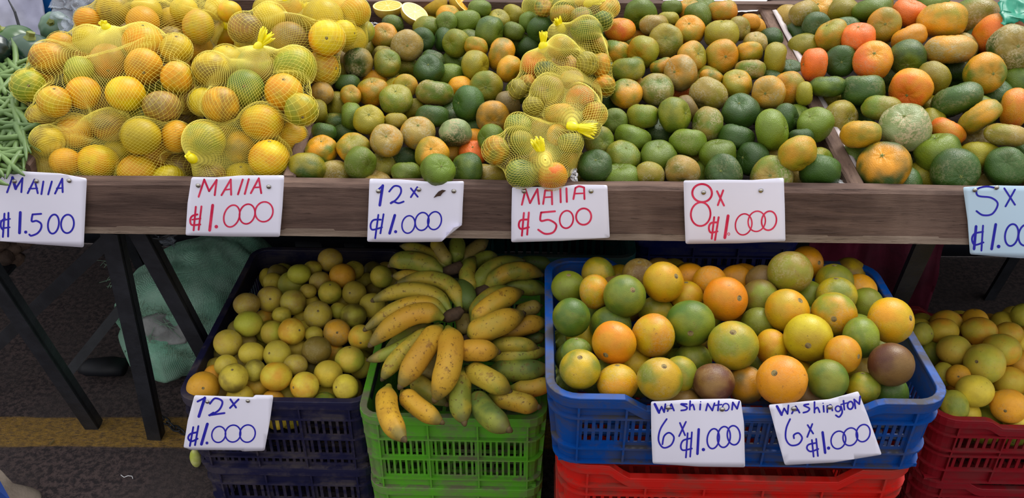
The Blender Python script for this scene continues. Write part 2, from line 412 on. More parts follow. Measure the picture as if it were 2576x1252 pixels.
    for i, l in enumerate(L):
        if i % 2 == 0:
            for (za, zb_, kd) in rows:
                if kd != 'slots': continue
                b = MB(); k_ = max(2, int(round(l/vp)))
                for j in range(k_):
                    sa, sb = acc+l*j/k_, acc+l*(j+1)/k_; mg = .007
                    band(b, sa, sa+mg, ztop-za, ztop-zb_, -th, 0); band(b, sb-mg, sb, ztop-za, ztop-zb_, -th, 0)
                    m_ = int((sb-sa-2*mg)/pitch); pp = (sb-sa-2*mg)/m_
                    for q in range(m_):
                        c_ = sa+mg+pp*(q+.5); hw = pp*(1-slot_w)/2
                        if q < m_: band(b, c_-hw, c_+hw, ztop-za, ztop-zb_, -th, 0)
                    if zb_-za > .02: pass
                b.build('slotted_panel', mat, E_)
        else:
            for (za, zb_, kd) in rows:
                if kd == 'slots':
                    b = MB(); band(b, acc, acc+l, ztop-za, ztop-zb_, -th, 0); b.build('corner', mat, E_)
        acc += l
    # grid floor
    b = MB(); k = H*taper; x0, x1, ya, yb, z_ = cx-W/2+k, cx+W/2-k, y0+k, y0+D-k, ztop-H
    nx = int((x1-x0)/.03); ny = int((yb-ya)/.03)
    for i in range(nx+1): x = x0+.004+(x1-x0-.008)*i/nx; b.box((x-.004, ya, z_), (x+.004, yb, z_+.004))
    for i in range(ny+1): y = ya+.004+(yb-ya-.008)*i/ny; b.box((x0, y-.004, z_+.0035), (x1, y+.004, z_+.007))
    b.build('grid_floor', mat, E_)
    return E_
def frontx(xl, xr, py, z):
    a_, c_ = at_z(xl, py, z), at_z(xr, py, z); return a_, c_
# navy crate of sweet limes, on a second one
a_ = at_z(452, 1000, .38); c_ = at_z(920, 1005, .38); y_ = .5*(a_.y+c_.y); W_ = c_.x-a_.x
R5 = [(0, .055, 'solid'), (.055, .096, 'slots'), (.096, .110, 'solid'), (.110, .150, 'slots'), (.150, .163, 'solid'), (.163, .178, 'slots'), (.178, .19, 'solid')]
RN = [.049, .103, .157, .188]
NAVY_Y = y_
crate((a_.x+c_.x)/2, y_, .38, W_, .60, .19, M_NAVY, 'dirty navy crate heaped with sweet limes beside the green sack, on top of its stack', R5, ribs=RN)
crate((a_.x+c_.x)/2+.005, y_+.012, .19, W_-.012, .585, .19, M_NAVY, 'dirty navy crate at the floor under the crate of sweet limes', R5, ribs=RN)
# green crates
a_ = at_z(911, 1035, .39); c_ = at_z(1366, 1045, .39); y_ = .5*(a_.y+c_.y)-.005; W_ = c_.x-a_.x
print('green', a_, c_)
RG = [(0, .064, 'solid'), (.064, .110, 'slots'), (.110, .119, 'solid'), (.119, .165, 'slots'), (.165, .195, 'solid')]
GY = y_; GX = (a_.x+c_.x)/2
crate(GX, y_, .39, W_, .50, .195, M_LGREEN, 'bright green crate under the plantains, on top of its stack', RG, rc=.03, pitch=.0108, vp=.085, ribs=[.060, .114, .169])
crate(GX, y_+.01, .195, W_-.012, .48, .195, M_LGREEN, 'bright green crate on the floor below the plantain crate', RG, rc=.03, pitch=.0108, vp=.085, ribs=[.060, .114, .169])
# blue crate on two red ones
a_ = at_z(1386, 992, .647); c_ = at_z(2374, 985, .647); y_ = .5*(a_.y+c_.y)-.012; W_ = c_.x-a_.x; BX = (a_.x+c_.x)/2; BY = y_
print('blue', a_, c_)
RB = [(0, .054, 'solid'), (.054, .076, 'slots'), (.076, .081, 'solid'), (.081, .103, 'slots'), (.103, .15, 'solid')]
crate(BX, y_, .647, W_, .42, .15, M_BLUE, 'bright blue crate full of large oranges with two price cards on its front', RB, taper=.10, rc=.045, dip=(-.16, .17, .024, .035), pitch=.012, vp=.078, slot_w=.55, ribs=[.045, .113, .146])
RR = [(0, .074, 'solid'), (.074, .112, 'slots'), (.112, .155, 'solid')]
crate(BX+.003, y_+.018, .492, W_-.035, .39, .16, M_RED, 'red crate directly under the blue crate of large oranges', RR, taper=.07, rc=.045, dip=(-.18, .17, .030, .035), pitch=.013, vp=.11, ribs=[.052, .072, .115, .155])
crate(BX+.003, y_+.025, .330, W_-.045, .38, .16, M_RED, 'red crate in the middle of the stack under the blue crate', RR, taper=.07, rc=.045, dip=(-.18, .17, .030, .035), pitch=.013, vp=.11, ribs=[.052, .072, .115, .155])
crate(BX+.003, y_+.03, .168, W_-.05, .37, .165, M_RED, 'red crate on the floor at the bottom of the stack', RR, taper=.07, rc=.045, dip=(-.18, .17, .030, .035), pitch=.013, vp=.11, ribs=[.052, .072, .115, .155])
# dark red crate at the right edge
a_ = at_z(2362, 1050, .35); y_ = a_.y; print('far', a_)
RQ = [(0, .045, 'solid'), (.045, .085, 'slots'), (.085, .10, 'solid'), (.10, .14, 'slots'), (.14, .175, 'solid')]
RX = a_.x+.29; RY = y_
crate(RX, y_, .35, .58, .40, .175, M_MAROON, 'dark red crate of small yellow oranges at the right edge, upper one', RQ, dip=(-.16, .16, .02, .03), rc=.045)
crate(RX, y_+.012, .175, .565, .38, .175, M_MAROON, 'dark red crate on the floor under the crate of small yellow oranges', RQ, dip=(-.16, .16, .02, .03), rc=.045)
# crates in the shade behind
def backcrate(xl, xr, py, Y, H, mat, label, D=.35):
    a_, c_ = at_y(xl, py, Y), at_y(xr, py, Y)
    crate((a_.x+c_.x)/2, Y, a_.z, c_.x-a_.x, D, H, mat, label, [(0, .05, 'solid'), (.05, .08, 'slots'), (.08, .10, 'solid'), (.10, H-.02, 'slots'), (H-.02, H, 'solid')], vp=.13, pitch=.02)
backcrate(1215, 1595, 640, 2.05, .30, M_TEAL, 'dark teal crate in the shade behind the plantains')
backcrate(1225, 1605, 592, 2.07, .075, M_TEAL, 'dark teal crate rim stacked higher behind the plantains', .3) if False else None
backcrate(1600, 2010, 600, 2.12, .33, M_DBLUE, 'dark blue crate in the shade behind the blue crate of oranges')
backcrate(-130, 110, 850, 2.25, .35, M_DBLUE, 'dark blue crate in the shade at the left edge under the stall')
# ------------------------------------------------------------------ fruit shapes
def fruit_mesh(name, mat, kind, seed, nu=30, nv=18):
    V = []; rs = random.Random(seed); off = Vector((rs.uniform(0, 50),)*3)
    for j in range(nv+1):
        th = math.pi*j/nv
        for i in range(nu):
            ph = 2*math.pi*i/nu
            st, ct = math.sin(th), math.cos(th)
            d = Vector((st*math.cos(ph), st*math.sin(ph), ct))
            l = mnoise.noise(d*1.1+off)
            if kind == 'mandarin':
                e = 2.35; x = (abs(st)**e + abs(ct)**e)**(-1/e)
                r = x*(1 + .10*l + .035*mnoise.noise(d*2.4+off))
                dim = .19*math.exp(-(st/.30)**2); g = .018*math.cos(8*ph+seed)*math.exp(-((st-.3)/.22)**2)
                zz = ct*(r - dim - g) + (.05*math.exp(-(st/.10)**2) if ct > 0 else 0)
                V.append((d.x*r, d.y*r, zz))
            else:
                k = .03 if kind == 'orange' else .035
                r = 1 + k*l + .008*mnoise.noise(d*3+off)
                dim = .035*math.exp(-(st/.14)**2)
                V.append((d.x*r, d.y*r, ct*(r-dim)))
    Fc = [(j*nu+i, (j+1)*nu+i, (j+1)*nu+(i+1) % nu, j*nu+(i+1) % nu) for j in range(nv) for i in range(nu)]
    me = bpy.data.meshes.new(name); me.from_pydata(V, [], Fc); me.polygons.foreach_set('use_smooth', [True]*len(Fc))
    me.materials.append(mat); me.update()
    return me
def scar_mesh(name, kind):
    b = MB()
    if kind == 'mandarin':          # small five-lobed calyx with a stub
        V = [(0, 0, .03)]; n = 20
        for i in range(n):
            a = 2*math.pi*i/n; r = .075+.04*math.cos(5*a); V.append((r*math.cos(a), r*math.sin(a), .012))
        for i in range(n):
            a = 2*math.pi*i/n; r = .075+.04*math.cos(5*a); V.append((r*math.cos(a), r*math.sin(a), -.05))
        b.add(V, [(0, 1+i, 1+(i+1) % n) for i in range(n)] + [(1+i, 1+n+i, 1+n+(i+1) % n, 1+(i+1) % n) for i in range(n)])
        b.tube([(0, 0, 0), (.005, 0, .06)], [.035, .03], 7)
    else:
        b.tube([(0, 0, -.06), (0, 0, .012), (0, 0, .03), (0, 0, .02)], [.1, .095, .07, .03], 12)
        b.tube([(0, 0, .0), (.0, 0, .05)], [.035, .03], 7)
    me = bpy.data.meshes.new(name); me.from_pydata([tuple(v) for v in b.v], [], b.f); me.materials.append(M_STEMG if kind == 'mandarin' else M_STEM); me.update()
    return me
FM = {k: [fruit_mesh(k, m, k, 11*i+3) for i in range(n)] for k, m, n in (('mandarin', M_TANG, 8), ('orange', M_ORNG, 4), ('lime', M_LIME, 4))}
SM = {k: scar_mesh('stem_scar', k) for k in ('mandarin', 'orange', 'lime')}
PAL = {
 'mandarin': {'G': (56, 84, 28), 'g': (98, 118, 28), 'y': (144, 134, 30), 'o': (210, 144, 24), 'r': (226, 108, 32), 't': (160, 132, 58), 'b': (118, 98, 50), 's': (150, 160, 110)},
 'orange': {'G': (82, 118, 44), 'g': (138, 146, 36), 'y': (204, 176, 26), 'o': (220, 154, 18), 't': (176, 132, 50), 'b': (132, 106, 44), 'r': (214, 122, 34), 'Y': (232, 204, 18)},
 'wash': {'G': (78, 106, 30), 'g': (128, 138, 34), 'y': (196, 164, 22), 'o': (214, 146, 16), 't': (156, 126, 46), 'b': (126, 98, 46), 'p': (88, 50, 34), 'r': (220, 132, 16)},
 'lime': {'l': (196, 176, 62), 'y': (214, 190, 62), 'g': (176, 172, 56), 'G': (110, 130, 44), 'o': (222, 162, 44), 't': (178, 150, 62), 'b': (124, 110, 44), 'r': (222, 130, 44)},
}
CW = {'G': 'dark green', 'g': 'green', 'y': 'yellow-green', 'o': 'orange', 'r': 'red-orange', 't': 'tan', 'b': 'brownish', 's': 'pale scarred', 'Y': 'bright yellow', 'l': 'pale yellow', 'p': 'purple-brown'}
CWO = dict(CW, y='yellow', g='green-yellow', G='green')

FRUITS = []      # dicts: region, kind, px, py, w, h, ang, code, pole, d (optical depth), bag
TYP = {'left': lambda y: 68+y*.04, 'middle': lambda y: 70+y*.04, 'right': lambda y: 92+y*.05, 'bags': lambda y: 85, 'loose': lambda y: 72, 'b': lambda y: 82+y*.04, 'm': lambda y: 56+y*.05,
       'limes': lambda y: 56+(y-650)*.04, 'washington': lambda y: 100+(y-650)*.04, 'far': lambda y: 78+(y-800)*.04}
FRONT = {'left': 1.563, 'middle': 1.563, 'right': 1.563, 'b': 1.562, 'm': 1.50, 'limes': NAVY_Y+.006, 'washington': BY+.006, 'far': RY+.006, 'loose': 1.57}
def parse(region, data, x0, y0, k, kind, pal, surf, lift=0.0, thr=.66, bag=None):
    for it in data.replace('\n', ' ').split(';'):
        it = it.strip()
        if not it: continue
        f = it.split(',')
        X, Y, W_, H_ = (float(v) for v in f[:4]); ang = 0.0; code = f[4]; pole = None; li = 0.0
        rest = f[5:]
        for r_ in rest:
            if r_.startswith('a'): ang = float(r_[1:])
            elif r_.startswith('p'): q = r_[1:].split('/'); pole = (float(q[0]), float(q[1]))
            elif r_.startswith('L'): li = float(r_[1:])
        if kind != 'mandarin': thr_ = .83
        else: thr_ = thr
        if region in ('left', 'middle'): W_ *= 1.04; H_ *= 1.04
        if H_ > W_:
            if abs(ang) < 15: ang = 90+ang
            W_, H_ = H_, W_
            part = H_ < thr_*W_
            if part: H_ = W_*(.85 if kind == 'mandarin' else .95)
        else:
            part = H_ < thr_*W_
            if part: nh = W_*(.82 if kind == 'mandarin' else .94); Y += (nh-H_)/2; H_ = nh
        px, py = x0+X/k, y0+Y/k
        typ = TYP[region if bag is None else bag[0]](py)*k
        deep = 0
        if max(W_, H_) < .72*typ: W_ = typ*.86; H_ = W_*(.9 if kind == 'mandarin' else .96); part = True; deep = .05
        elif part: deep = .02
        if li < 0: part = True; deep = max(deep, .03)
        d = at_s(px, py, *surf) - lift - li*.01 + deep
        FRUITS.append(dict(region=region, kind=kind, pal=pal, px=px, py=py, w=W_/k, h=H_/k, ang=ang, code=code, pole=pole, d=d, d0=d, bag=bag, part=part, surf=surf, over=(li >= 3)))

S_T = (.862, 1.60, .22); S_C = (.872, 1.61, .22); S_B = (.862, 1.62, .55); S_M = (.90, 1.60, .25)
S_L = (.385, 1.55, .13); S_W = (.652, 1.235, .15); S_R = (.352, 1.53, .12)

parse('left', '''670,140,140,85,Gg;622,228,170,160,yo;762,285,195,195,tt,p0/0.05,L1;860,250,150,150,G;912,205,100,90,o;885,150,170,90,yg;1020,82,150,90,oy;1010,140,130,130,g;
1133,135,185,135,g,a-10;1218,55,145,110,g;1280,205,170,205,Gg,a100;995,250,120,150,G;1070,270,160,175,yg;1195,295,150,120,oy,a20;1355,345,155,210,oy,a105;1430,200,140,110,g,a20;1470,280,110,90,g;
1425,100,100,110,y,L-1;1335,130,110,80,y;1405,435,170,140,oy,a-50;455,395,185,180,Gt;490,283,110,60,y;545,270,80,80,y;610,330,130,80,yb;635,400,175,165,yg,a30;920,360,150,85,G,a15;755,430,115,110,gy;
895,440,190,180,G;1058,385,120,90,g;1190,415,165,195,y;1035,465,185,120,g,a-5;560,485,160,80,o,a15;385,525,160,110,G;545,575,190,175,oy,a10,p-.1/-.8;405,600,135,130,yo;320,655,100,160,y;655,520,80,70,y;
750,540,150,150,yo;1095,545,110,70,o;935,585,225,155,gt,a5;1260,545,200,185,yg,p-.05/.05;1395,655,140,165,b,a60;690,630,205,155,yg,p0/-.75;1148,650,185,215,G,L1;805,700,120,90,y;920,730,205,140,G,a5;
1300,740,205,200,bo;1050,720,90,90,G;410,730,130,170,g;520,755,190,180,y;690,760,140,100,y;830,835,210,190,ot,p0/-.6,L1;1065,835,205,165,Gs;580,800,110,130,o;630,885,205,200,to,L1;305,790,115,115,yG;
240,830,150,110,G,a10;370,860,110,80,G;225,945,200,165,og,a5,p-.1/-.8;420,930,200,170,oy,a-15;465,1025,185,210,g,a110,L1;130,1060,235,190,Gy,a5,L1;300,1110,210,160,yt,p0/.25;600,1045,130,120,y;
560,1140,200,120,t;745,1010,140,110,G;755,1085,180,130,g;920,970,215,150,yo,p-.1/-.4;1030,950,130,130,oy;955,1070,210,200,g,p.25/-.3,L3;1140,1070,180,215,Gg,a100;1175,955,130,80,r;1185,890,100,90,o;
1290,870,160,180,g;1285,1105,215,150,ty,a10;1190,815,90,90,G;345,400,90,110,t;365,470,120,100,y;200,700,115,150,y;240,600,110,130,b''', 720, 0, 2.503, 'mandarin', 'mandarin', S_T)
parse('middle', '''375,140,120,130,g;440,95,110,70,g;450,190,170,160,G;380,310,110,100,G;1080,90,200,190,g;950,190,190,150,or;1165,160,180,130,yt;1065,210,60,80,o;920,330,195,150,go,a10;960,270,110,80,y;
1095,330,185,200,oy,a50;1000,440,210,145,gy,a-5;990,590,200,185,go,p.1/-.8;920,760,160,160,g;870,640,80,100,G;1095,735,205,155,gy;1030,870,240,160,g,a20;820,890,180,190,gy;970,985,215,190,yg,a20;
790,1045,215,200,G,a20,p.1/-.5;955,1130,240,160,g,p-.1/-.9;1135,1110,190,170,yt;720,1145,80,60,y;790,1155,90,60,y''', 1180, 0, 2.504, 'mandarin', 'mandarin', S_T)
parse('middle', '''225,50,130,100,g;330,45,140,90,oy,a-10;390,100,170,150,g,a60;545,70,185,130,oy;205,120,130,90,y;185,255,215,200,yg,p0/-.2;340,190,190,165,oy,p-.1/-.6;425,40,90,70,g;540,215,215,170,y;590,150,160,100,yg;
650,180,130,150,yt;720,170,90,100,g;715,130,130,80,o;740,185,70,70,o;755,165,80,110,t;540,355,205,210,oy,p.3/.0;750,270,150,130,ty;715,330,165,130,yo;850,250,110,80,G;875,370,140,210,y,a95;
350,360,170,190,oy,a60;160,420,150,100,go,a-20;280,460,215,215,ot,p-.5/-.1;470,490,150,100,go,a10;295,585,100,70,r;720,440,190,130,gt;635,530,185,165,oy,a20;835,580,205,200,ot,p-.3/.1;960,555,210,200,yo,a100;
970,450,110,80,G;1060,590,100,150,y;130,565,215,190,gt,a20;455,595,230,190,yt,a30;325,680,120,170,b,a60;240,725,185,225,yg,a80,L1;0,430,110,140,yG;10,560,80,140,go;150,830,140,100,G;450,785,180,220,gt,a95;
655,705,230,195,G,a5,p-.05/-.7,L1;780,700,70,90,g;855,820,200,250,g,a80,L2;945,745,150,180,G;1045,690,140,110,G;1125,785,225,200,g,a-30,L1;1040,860,150,100,G;330,895,230,170,g,a5;630,865,220,150,G,a15;
140,985,225,195,g;515,975,230,185,g,a-10;725,1000,195,215,G,a100;855,980,100,80,yt;1015,970,240,195,yo,a-25,L1;1160,1060,245,160,G;290,1080,215,185,tg;375,1020,90,80,y;550,1085,230,160,G,p-.2/-.1;
410,1100,70,80,g;855,1115,260,190,gt,a5,p-.1/-.1;1020,1135,90,100,t;1140,1170,160,100,g;0,1150,70,110,G''', 1600, 0, 2.503, 'mandarin', 'mandarin', S_T)
parse('right', '''115,85,180,150,yt,a-30;205,75,160,90,oy;300,15,130,80,y;195,165,180,180,G,p.4/-.1,L1;370,80,150,140,y;545,60,250,145,g,a-10;290,220,215,175,oy,a-25;65,240,130,140,G;120,310,140,80,y;200,290,90,70,y;5,130,70,90,t;
620,160,220,205,oy,a30,p.1/-.1;460,240,215,180,r;560,235,80,120,y;780,85,220,175,rr,a20;780,240,220,150,o,a-25;345,385,180,205,G,p.1/.1;180,405,165,205,r,L1;550,380,250,185,or,p.1/-.5,L1;770,365,235,170,Gg,p0/.5;
985,130,310,225,yo,L2;1200,60,330,140,gt,a5;930,15,100,70,g;1035,310,320,185,ot,a3,L2;1335,165,300,140,ro,a-10;1160,150,90,110,G;1215,275,160,140,G;1420,300,280,290,Gt,a80,L1;1450,85,120,110,G;265,545,230,140,gG;
490,570,270,205,G,L1;650,490,140,90,G;785,565,270,225,or,a10,p-.2/.4,L1;930,490,220,190,y,a30;1060,465,130,100,G;1250,465,260,235,go,a20,p.6/.0,L1;1430,530,150,160,gG;1320,600,180,100,G;285,645,150,100,y;345,745,150,190,yt;
610,685,255,165,gy,a10;1080,630,310,195,G,a-20,L1;1225,735,290,160,oy,a-35,L1;1440,680,170,250,ro,a95;750,805,320,290,gs,L3;475,845,255,175,yo,L1;1020,830,230,150,or,a35;455,720,70,80,G;910,720,80,100,y;
1390,850,260,150,yt,a10;1185,880,110,80,t;1215,980,240,180,y;960,960,290,235,Gg,a-10,L1;450,1000,130,140,g;620,1045,330,225,oG,p-.1/-.6,L1;1070,1080,300,205,G,p.3/.3,L1;1390,1050,260,255,G;1260,1140,90,80,t;
850,1140,160,90,y;615,1180,210,90,yo;730,1150,80,80,G;800,990,90,120,G;1500,490,60,60,r''', 1976, 0, 2.503, 'mandarin', 'mandarin', S_C, thr=.5)

def bag(name, data, x0, y0, k, kind, pal, surf, lift): parse('bags', data, x0, y0, k, kind, pal, surf, lift, bag=name, thr=.7)
bag('b1', '''315,370,245,210,bo;385,275,180,140,o;555,250,190,170,y;900,250,250,200,oy,L1;680,385,225,220,tr;500,440,180,170,g;905,420,235,230,o,p0/.35,L1;1110,310,200,190,y;1115,490,200,210,oy;180,540,210,210,yg;
340,640,210,200,yo;525,585,210,210,oY,L1;790,590,245,225,oY,L1;1020,670,240,200,tb;270,720,200,140,yb;960,540,130,120,g;1180,620,130,160,ob''', 0, 0, 2.504, 'orange', 'orange', S_B, .05)
bag('b2', '''300,890,210,200,yb;475,830,230,215,oo;690,790,225,200,tb;890,860,250,230,y,L1;1110,860,180,205,o;410,1020,195,180,o;615,1020,260,220,Yo,L1;740,940,190,140,gy;865,1060,245,180,oy;
1015,1000,150,150,o;1065,1130,150,120,y;1140,1060,140,150,b;290,1070,110,100,t;870,740,150,100,g;1170,740,150,120,b''', 0, 0, 2.504, 'orange', 'orange', S_B, .02)
bag('b3', '''205,440,235,220,yb;480,400,240,190,gt;730,400,270,210,yg;420,555,240,235,gG,p-.1/-.1,L1;660,580,240,245,oy,p0/-.7,L1;770,690,210,210,yg,p.1/.5;265,660,230,235,ob;150,640,110,180,y;300,330,200,90,y''', 450, 0, 2.504, 'orange', 'orange', S_B, .05)
bag('b4', '''160,890,270,255,yg,L1;380,930,170,210,ob;525,770,270,225,oy;570,985,260,215,Yo,L1;710,870,150,170,oy;200,1075,200,120,tb;390,1095,160,90,y''', 450, 0, 2.504, 'orange', 'orange', S_B, .02)
bag('b5', '''930,240,230,230,oY,L1;900,430,140,230,oy;690,230,240,190,tb;420,180,220,190,tb;570,80,200,120,y;450,270,140,100,y;830,90,150,100,y''', 450, 0, 2.504, 'orange', 'orange', S_B, .02)
bag('b6', '''715,60,210,200,yb;900,120,210,160,o;550,125,160,150,o;1090,130,150,130,yb;1250,170,200,220,oy;920,15,200,80,y;1160,20,180,80,y;1080,230,200,130,b;560,190,150,90,o;1250,300,150,120,o;700,200,150,100,y;1370,30,160,110,y''', 0, 0, 2.504, 'orange', 'orange', S_B, .0)
bag('b7', '''910,50,260,120,y;1110,60,190,150,oy;1040,210,110,170,y;1095,250,90,130,y;690,15,180,80,o;550,15,160,60,y''', 450, 0, 2.504, 'orange', 'orange', S_B, .0)
parse('loose', '''900,590,110,110,bt;1160,200,80,110,yg;320,50,150,90,oy;0,420,100,120,ob''', 450, 0, 2.504, 'orange', 'orange', S_B)
bag('m1', '''170,945,155,185,oy,a95;310,790,170,145,yg;330,900,160,150,yg;470,810,130,100,ot;555,850,140,140,ot;640,900,170,130,yg;650,1020,100,110,oy;330,1090,200,170,gG,L1;525,1105,195,160,ro,L1;450,1000,150,120,ob;240,985,90,110,t''', 1180, 0, 2.504, 'mandarin', 'mandarin', S_M, .0)
bag('m2', '''500,580,205,195,yt,p-.1/-.2,L1;405,670,130,120,y;570,720,190,140,oy;645,500,150,120,ot;700,620,180,160,rt,L1;770,510,110,100,g;790,720,150,160,oy;480,440,140,110,Gy;760,810,140,110,y''', 1180, 0, 2.504, 'mandarin', 'mandarin', S_M, .02)
bag('m3', '''575,300,170,135,yo,L1;410,400,160,150,or;600,410,190,130,to;740,400,130,150,y;305,560,90,130,y;370,540,90,100,yo;700,300,110,110,y''', 1180, 0, 2.504, 'mandarin', 'mandarin', S_M, .03)
bag('m4', '''740,190,200,140,gy;710,265,110,100,y;805,290,110,110,oy;830,410,120,150,oy;850,540,110,110,oy;560,210,100,90,y''', 1180, 0, 2.504, 'mandarin', 'mandarin', S_M, .02)
bag('m5', '''590,90,170,120,oy;710,105,150,120,gt;840,130,130,120,g;885,50,130,110,oy;590,20,150,80,g;720,5,110,80,o''', 1180, 0, 2.504, 'mandarin', 'mandarin', S_M, .02)
bag('m6', '''470,50,120,110,go;395,40,90,100,g;510,10,90,80,g''', 1180, 0, 2.504, 'mandarin', 'mandarin', S_M, -.02)
parse('limes', '''728,138,118,112,lt,L1;785,212,126,118,o;838,185,95,90,l;645,180,90,80,l;583,203,112,95,g;547,240,128,100,lg;680,240,105,100,t;895,235,75,60,l;967,215,105,110,lg;930,272,80,60,b;460,240,70,60,l;447,320,125,125,lt;727,290,112,108,lg;
840,292,115,105,l,p-.4/0;554,335,120,125,lt;624,283,80,70,l;337,345,125,110,tl;925,350,120,120,l;640,335,90,70,l;671,395,135,122,lt,p0/-.3;768,375,90,80,lg;837,398,125,115,bg;500,395,90,80,lg;420,415,80,80,lo;345,437,135,125,gl,L1;460,480,115,120,lg;
547,472,128,130,yo,p.6/-.1,L1;597,425,70,80,l;652,485,90,80,l;760,477,130,130,ot;870,498,120,118,yo;335,525,80,70,t;249,526,135,128,lt;360,575,125,110,yl;480,580,135,115,ly,p-.6/-.1;580,560,80,80,l;664,560,140,136,bb,L1,p0/.85;745,575,80,80,lo;
820,604,138,130,lg,L1;375,655,105,105,lb;240,625,110,90,yl;565,630,115,105,tl;275,690,140,130,lb,p-.1/-.6,L1;185,680,70,60,o;475,683,150,138,oy,L1;640,640,70,70,b;718,670,135,130,yl;608,728,140,135,yo,p-.8/.1,L1;390,725,110,90,yo;132,727,155,128,oo,p0/0.02,L1;
305,765,130,90,y;460,785,110,80,o;530,770,80,80,l;800,733,120,125,yl,L1;710,772,90,80,lg;700,800,120,90,gG;870,640,60,80,l;480,865,90,60,y,L-8;540,873,70,60,y,L-8''', 440, 580, 1.8625, 'lime', 'lime', S_L)
parse('washington', '''168,265,120,120,g;290,285,145,165,yo;431,305,205,195,gG,p.4/-.3;613,240,195,185,yo,p.65/-.3,L2;500,205,90,85,tb;181,405,180,185,gG;365,430,200,160,Gg;381,525,212,212,or,p-.4/.6,L2;565,490,210,200,yo,a80;580,370,140,100,yg;
720,300,160,130,yo;740,433,228,225,Gg,L2;903,320,215,205,or,p.65/-.05,L1;975,360,150,170,o,L-1;735,230,70,60,o;830,230,120,90,o;955,220,120,80,o;940,537,240,235,yg,L1;750,590,180,130,Gg;221,648,195,190,gy,L1;205,555,150,110,Gg;
240,495,80,70,y;397,700,195,155,yo;465,620,130,120,y;596,695,215,215,gy,p.2/-.6,L3;690,670,110,170,gy;848,710,205,180,pb,L1;1000,720,140,180,ob;755,750,80,100,b;700,800,100,70,b;1206,195,215,200,gt,L1;1283,150,120,130,o;
1413,215,180,120,yg;1423,285,190,140,yg;1063,320,130,190,gb;988,230,70,60,o;1078,230,80,60,b;1193,375,212,190,yo,p.6/-.5;1288,310,80,70,g;1411,390,212,200,go,p0/.25,L1;1563,350,120,130,g;1528,280,60,60,o;1678,420,220,198,yo,p.85/-.1,L2;
1118,545,150,170,yo;1291,500,230,228,Yy,L2;1453,580,180,180,oy,p.85/.1;1538,500,170,200,Gg;1680,628,215,205,pb,L1;1167,700,238,225,or,p-.3/-.3,L3;1381,697,195,195,gG,L1;1548,720,160,120,yg;1058,440,80,80,g;1668,745,90,60,G;1278,785,80,80,b''', 1340, 580, 1.8625, 'orange', 'wash', S_W)
PAL['wash']['Y'] = (206, 184, 26)
PAL['wash'] = {k: tuple(x*.93 for x in v) for k, v in PAL['wash'].items()}
parse('far', '''370,445,150,100,oy;353,493,140,120,yo;500,430,120,80,o;520,493,155,130,oy,L1;630,445,100,60,y;655,505,125,110,oy;405,580,155,138,gl,L1;622,578,170,148,lo;545,640,182,155,lg,p-.4/-.1,L1;260,505,100,105,g;300,595,100,95,gG;
360,690,100,110,g;425,700,110,110,o;500,765,170,148,yl,L1;655,715,155,125,oy;700,640,80,90,o;655,835,160,155,o,p-.2/.3,L1;405,835,130,150,gG,L1;545,905,185,145,gG,L1;460,875,80,90,y;675,945,100,80,gG;720,420,70,110,g;720,550,60,70,y;700,910,60,70,y;600,830,80,80,l''', 2176, 560, 1.81, 'lime', 'lime', S_R)

# ------------------------------------------------------------------ settle: slide each fruit along its own line of sight until the pile no longer interpenetrates
def arrays(fr):
    dirs = np.array([ray(f['px'], f['py']) for f in fr]); d = np.array([f['d'] for f in fr]); rp = np.array([(f['w']*.62+f['h']*.38)/2/F for f in fr])
    return dirs, d, rp
def settle(fr, iters=260):
    dirs, d, rp = arrays(fr); d0 = d.copy(); E = np.array(EYE); py = np.array([f['py'] for f in fr]); part = np.array([f['part'] for f in fr])
    dmin = np.array([(FRONT[f['bag'][0] if f['bag'] else f['region']]+q*f['d'])/D_[1] for f, q, D_ in zip(fr, rp, dirs)])
    for i, f in enumerate(fr):
        if f['over']: dmin[i] = 0
    for it in range(iters):
        P = E + dirs*d[:, None]; r = rp*d
        D = P[:, None, :]-P[None, :, :]; L = np.sqrt((D**2).sum(-1)); S = (r[:, None]+r[None, :])*.97
        ov = np.clip(S-L, 0, None); np.fill_diagonal(ov, 0)
        # who is in front: nearer one now
        sgn = np.sign(d[:, None]-d[None, :]+1e-6)
        pi, pj = part[:, None], part[None, :]
        sgn = np.where(pi & ~pj, 1.0, np.where(~pi & pj, -.25, sgn)); push = (ov*sgn).sum(1)*.30
        d = d + push - .04*(d-d0)
        d = np.clip(d, d0-.05, d0+np.where(part, .16, .07)); d = np.maximum(d, dmin)
    for f, v in zip(fr, d): f['d'] = float(v)
groups = {}
for f in FRUITS:
    key = 'top' if f['region'] in ('left', 'middle', 'right', 'bags', 'loose') else f['region']
    groups.setdefault(key, []).append(f)
for g in groups.values():
    settle(g)

# fruit of the layers beneath that the gaps let one see
REG = {'left': [(745, 440), (1430, 450), (1400, 60), (930, 60)], 'middle': [(1450, 460), (2110, 460), (1935, 70), (1420, 50)], 'right': [(2180, 465), (2760, 465), (2760, -10), (1990, 20)],
       'bags': [(90, 450), (740, 440), (900, 20), (60, 150)], 'limes': [(500, 985), (900, 985), (990, 680), (690, 680)], 'washington': [(1420, 960), (2270, 960), (2150, 690), (1420, 690)], 'far': [(2350, 1040), (2790, 1060), (2760, 800), (2310, 810)]}
CODES = {'left': 'Gg,g,y,yo,oy,G,yb', 'middle': 'Gg,g,y,G,oy,gy', 'right': 'G,g,y,oy,yt', 'bags': 'oy,yb,o,y,tb', 'limes': 'l,lg,lt,b', 'washington': 'Gg,gy,y,yb', 'far': 'l,o,g,y'}
def inside(p, poly):
    c = False; n = len(poly)
    for i in range(n):
        a, b = poly[i], poly[(i+1) % n]
        if (a[1] > p[1]) != (b[1] > p[1]) and p[0] < (b[0]-a[0])*(p[1]-a[1])/(b[1]-a[1])+a[0]: c = not c
    return c
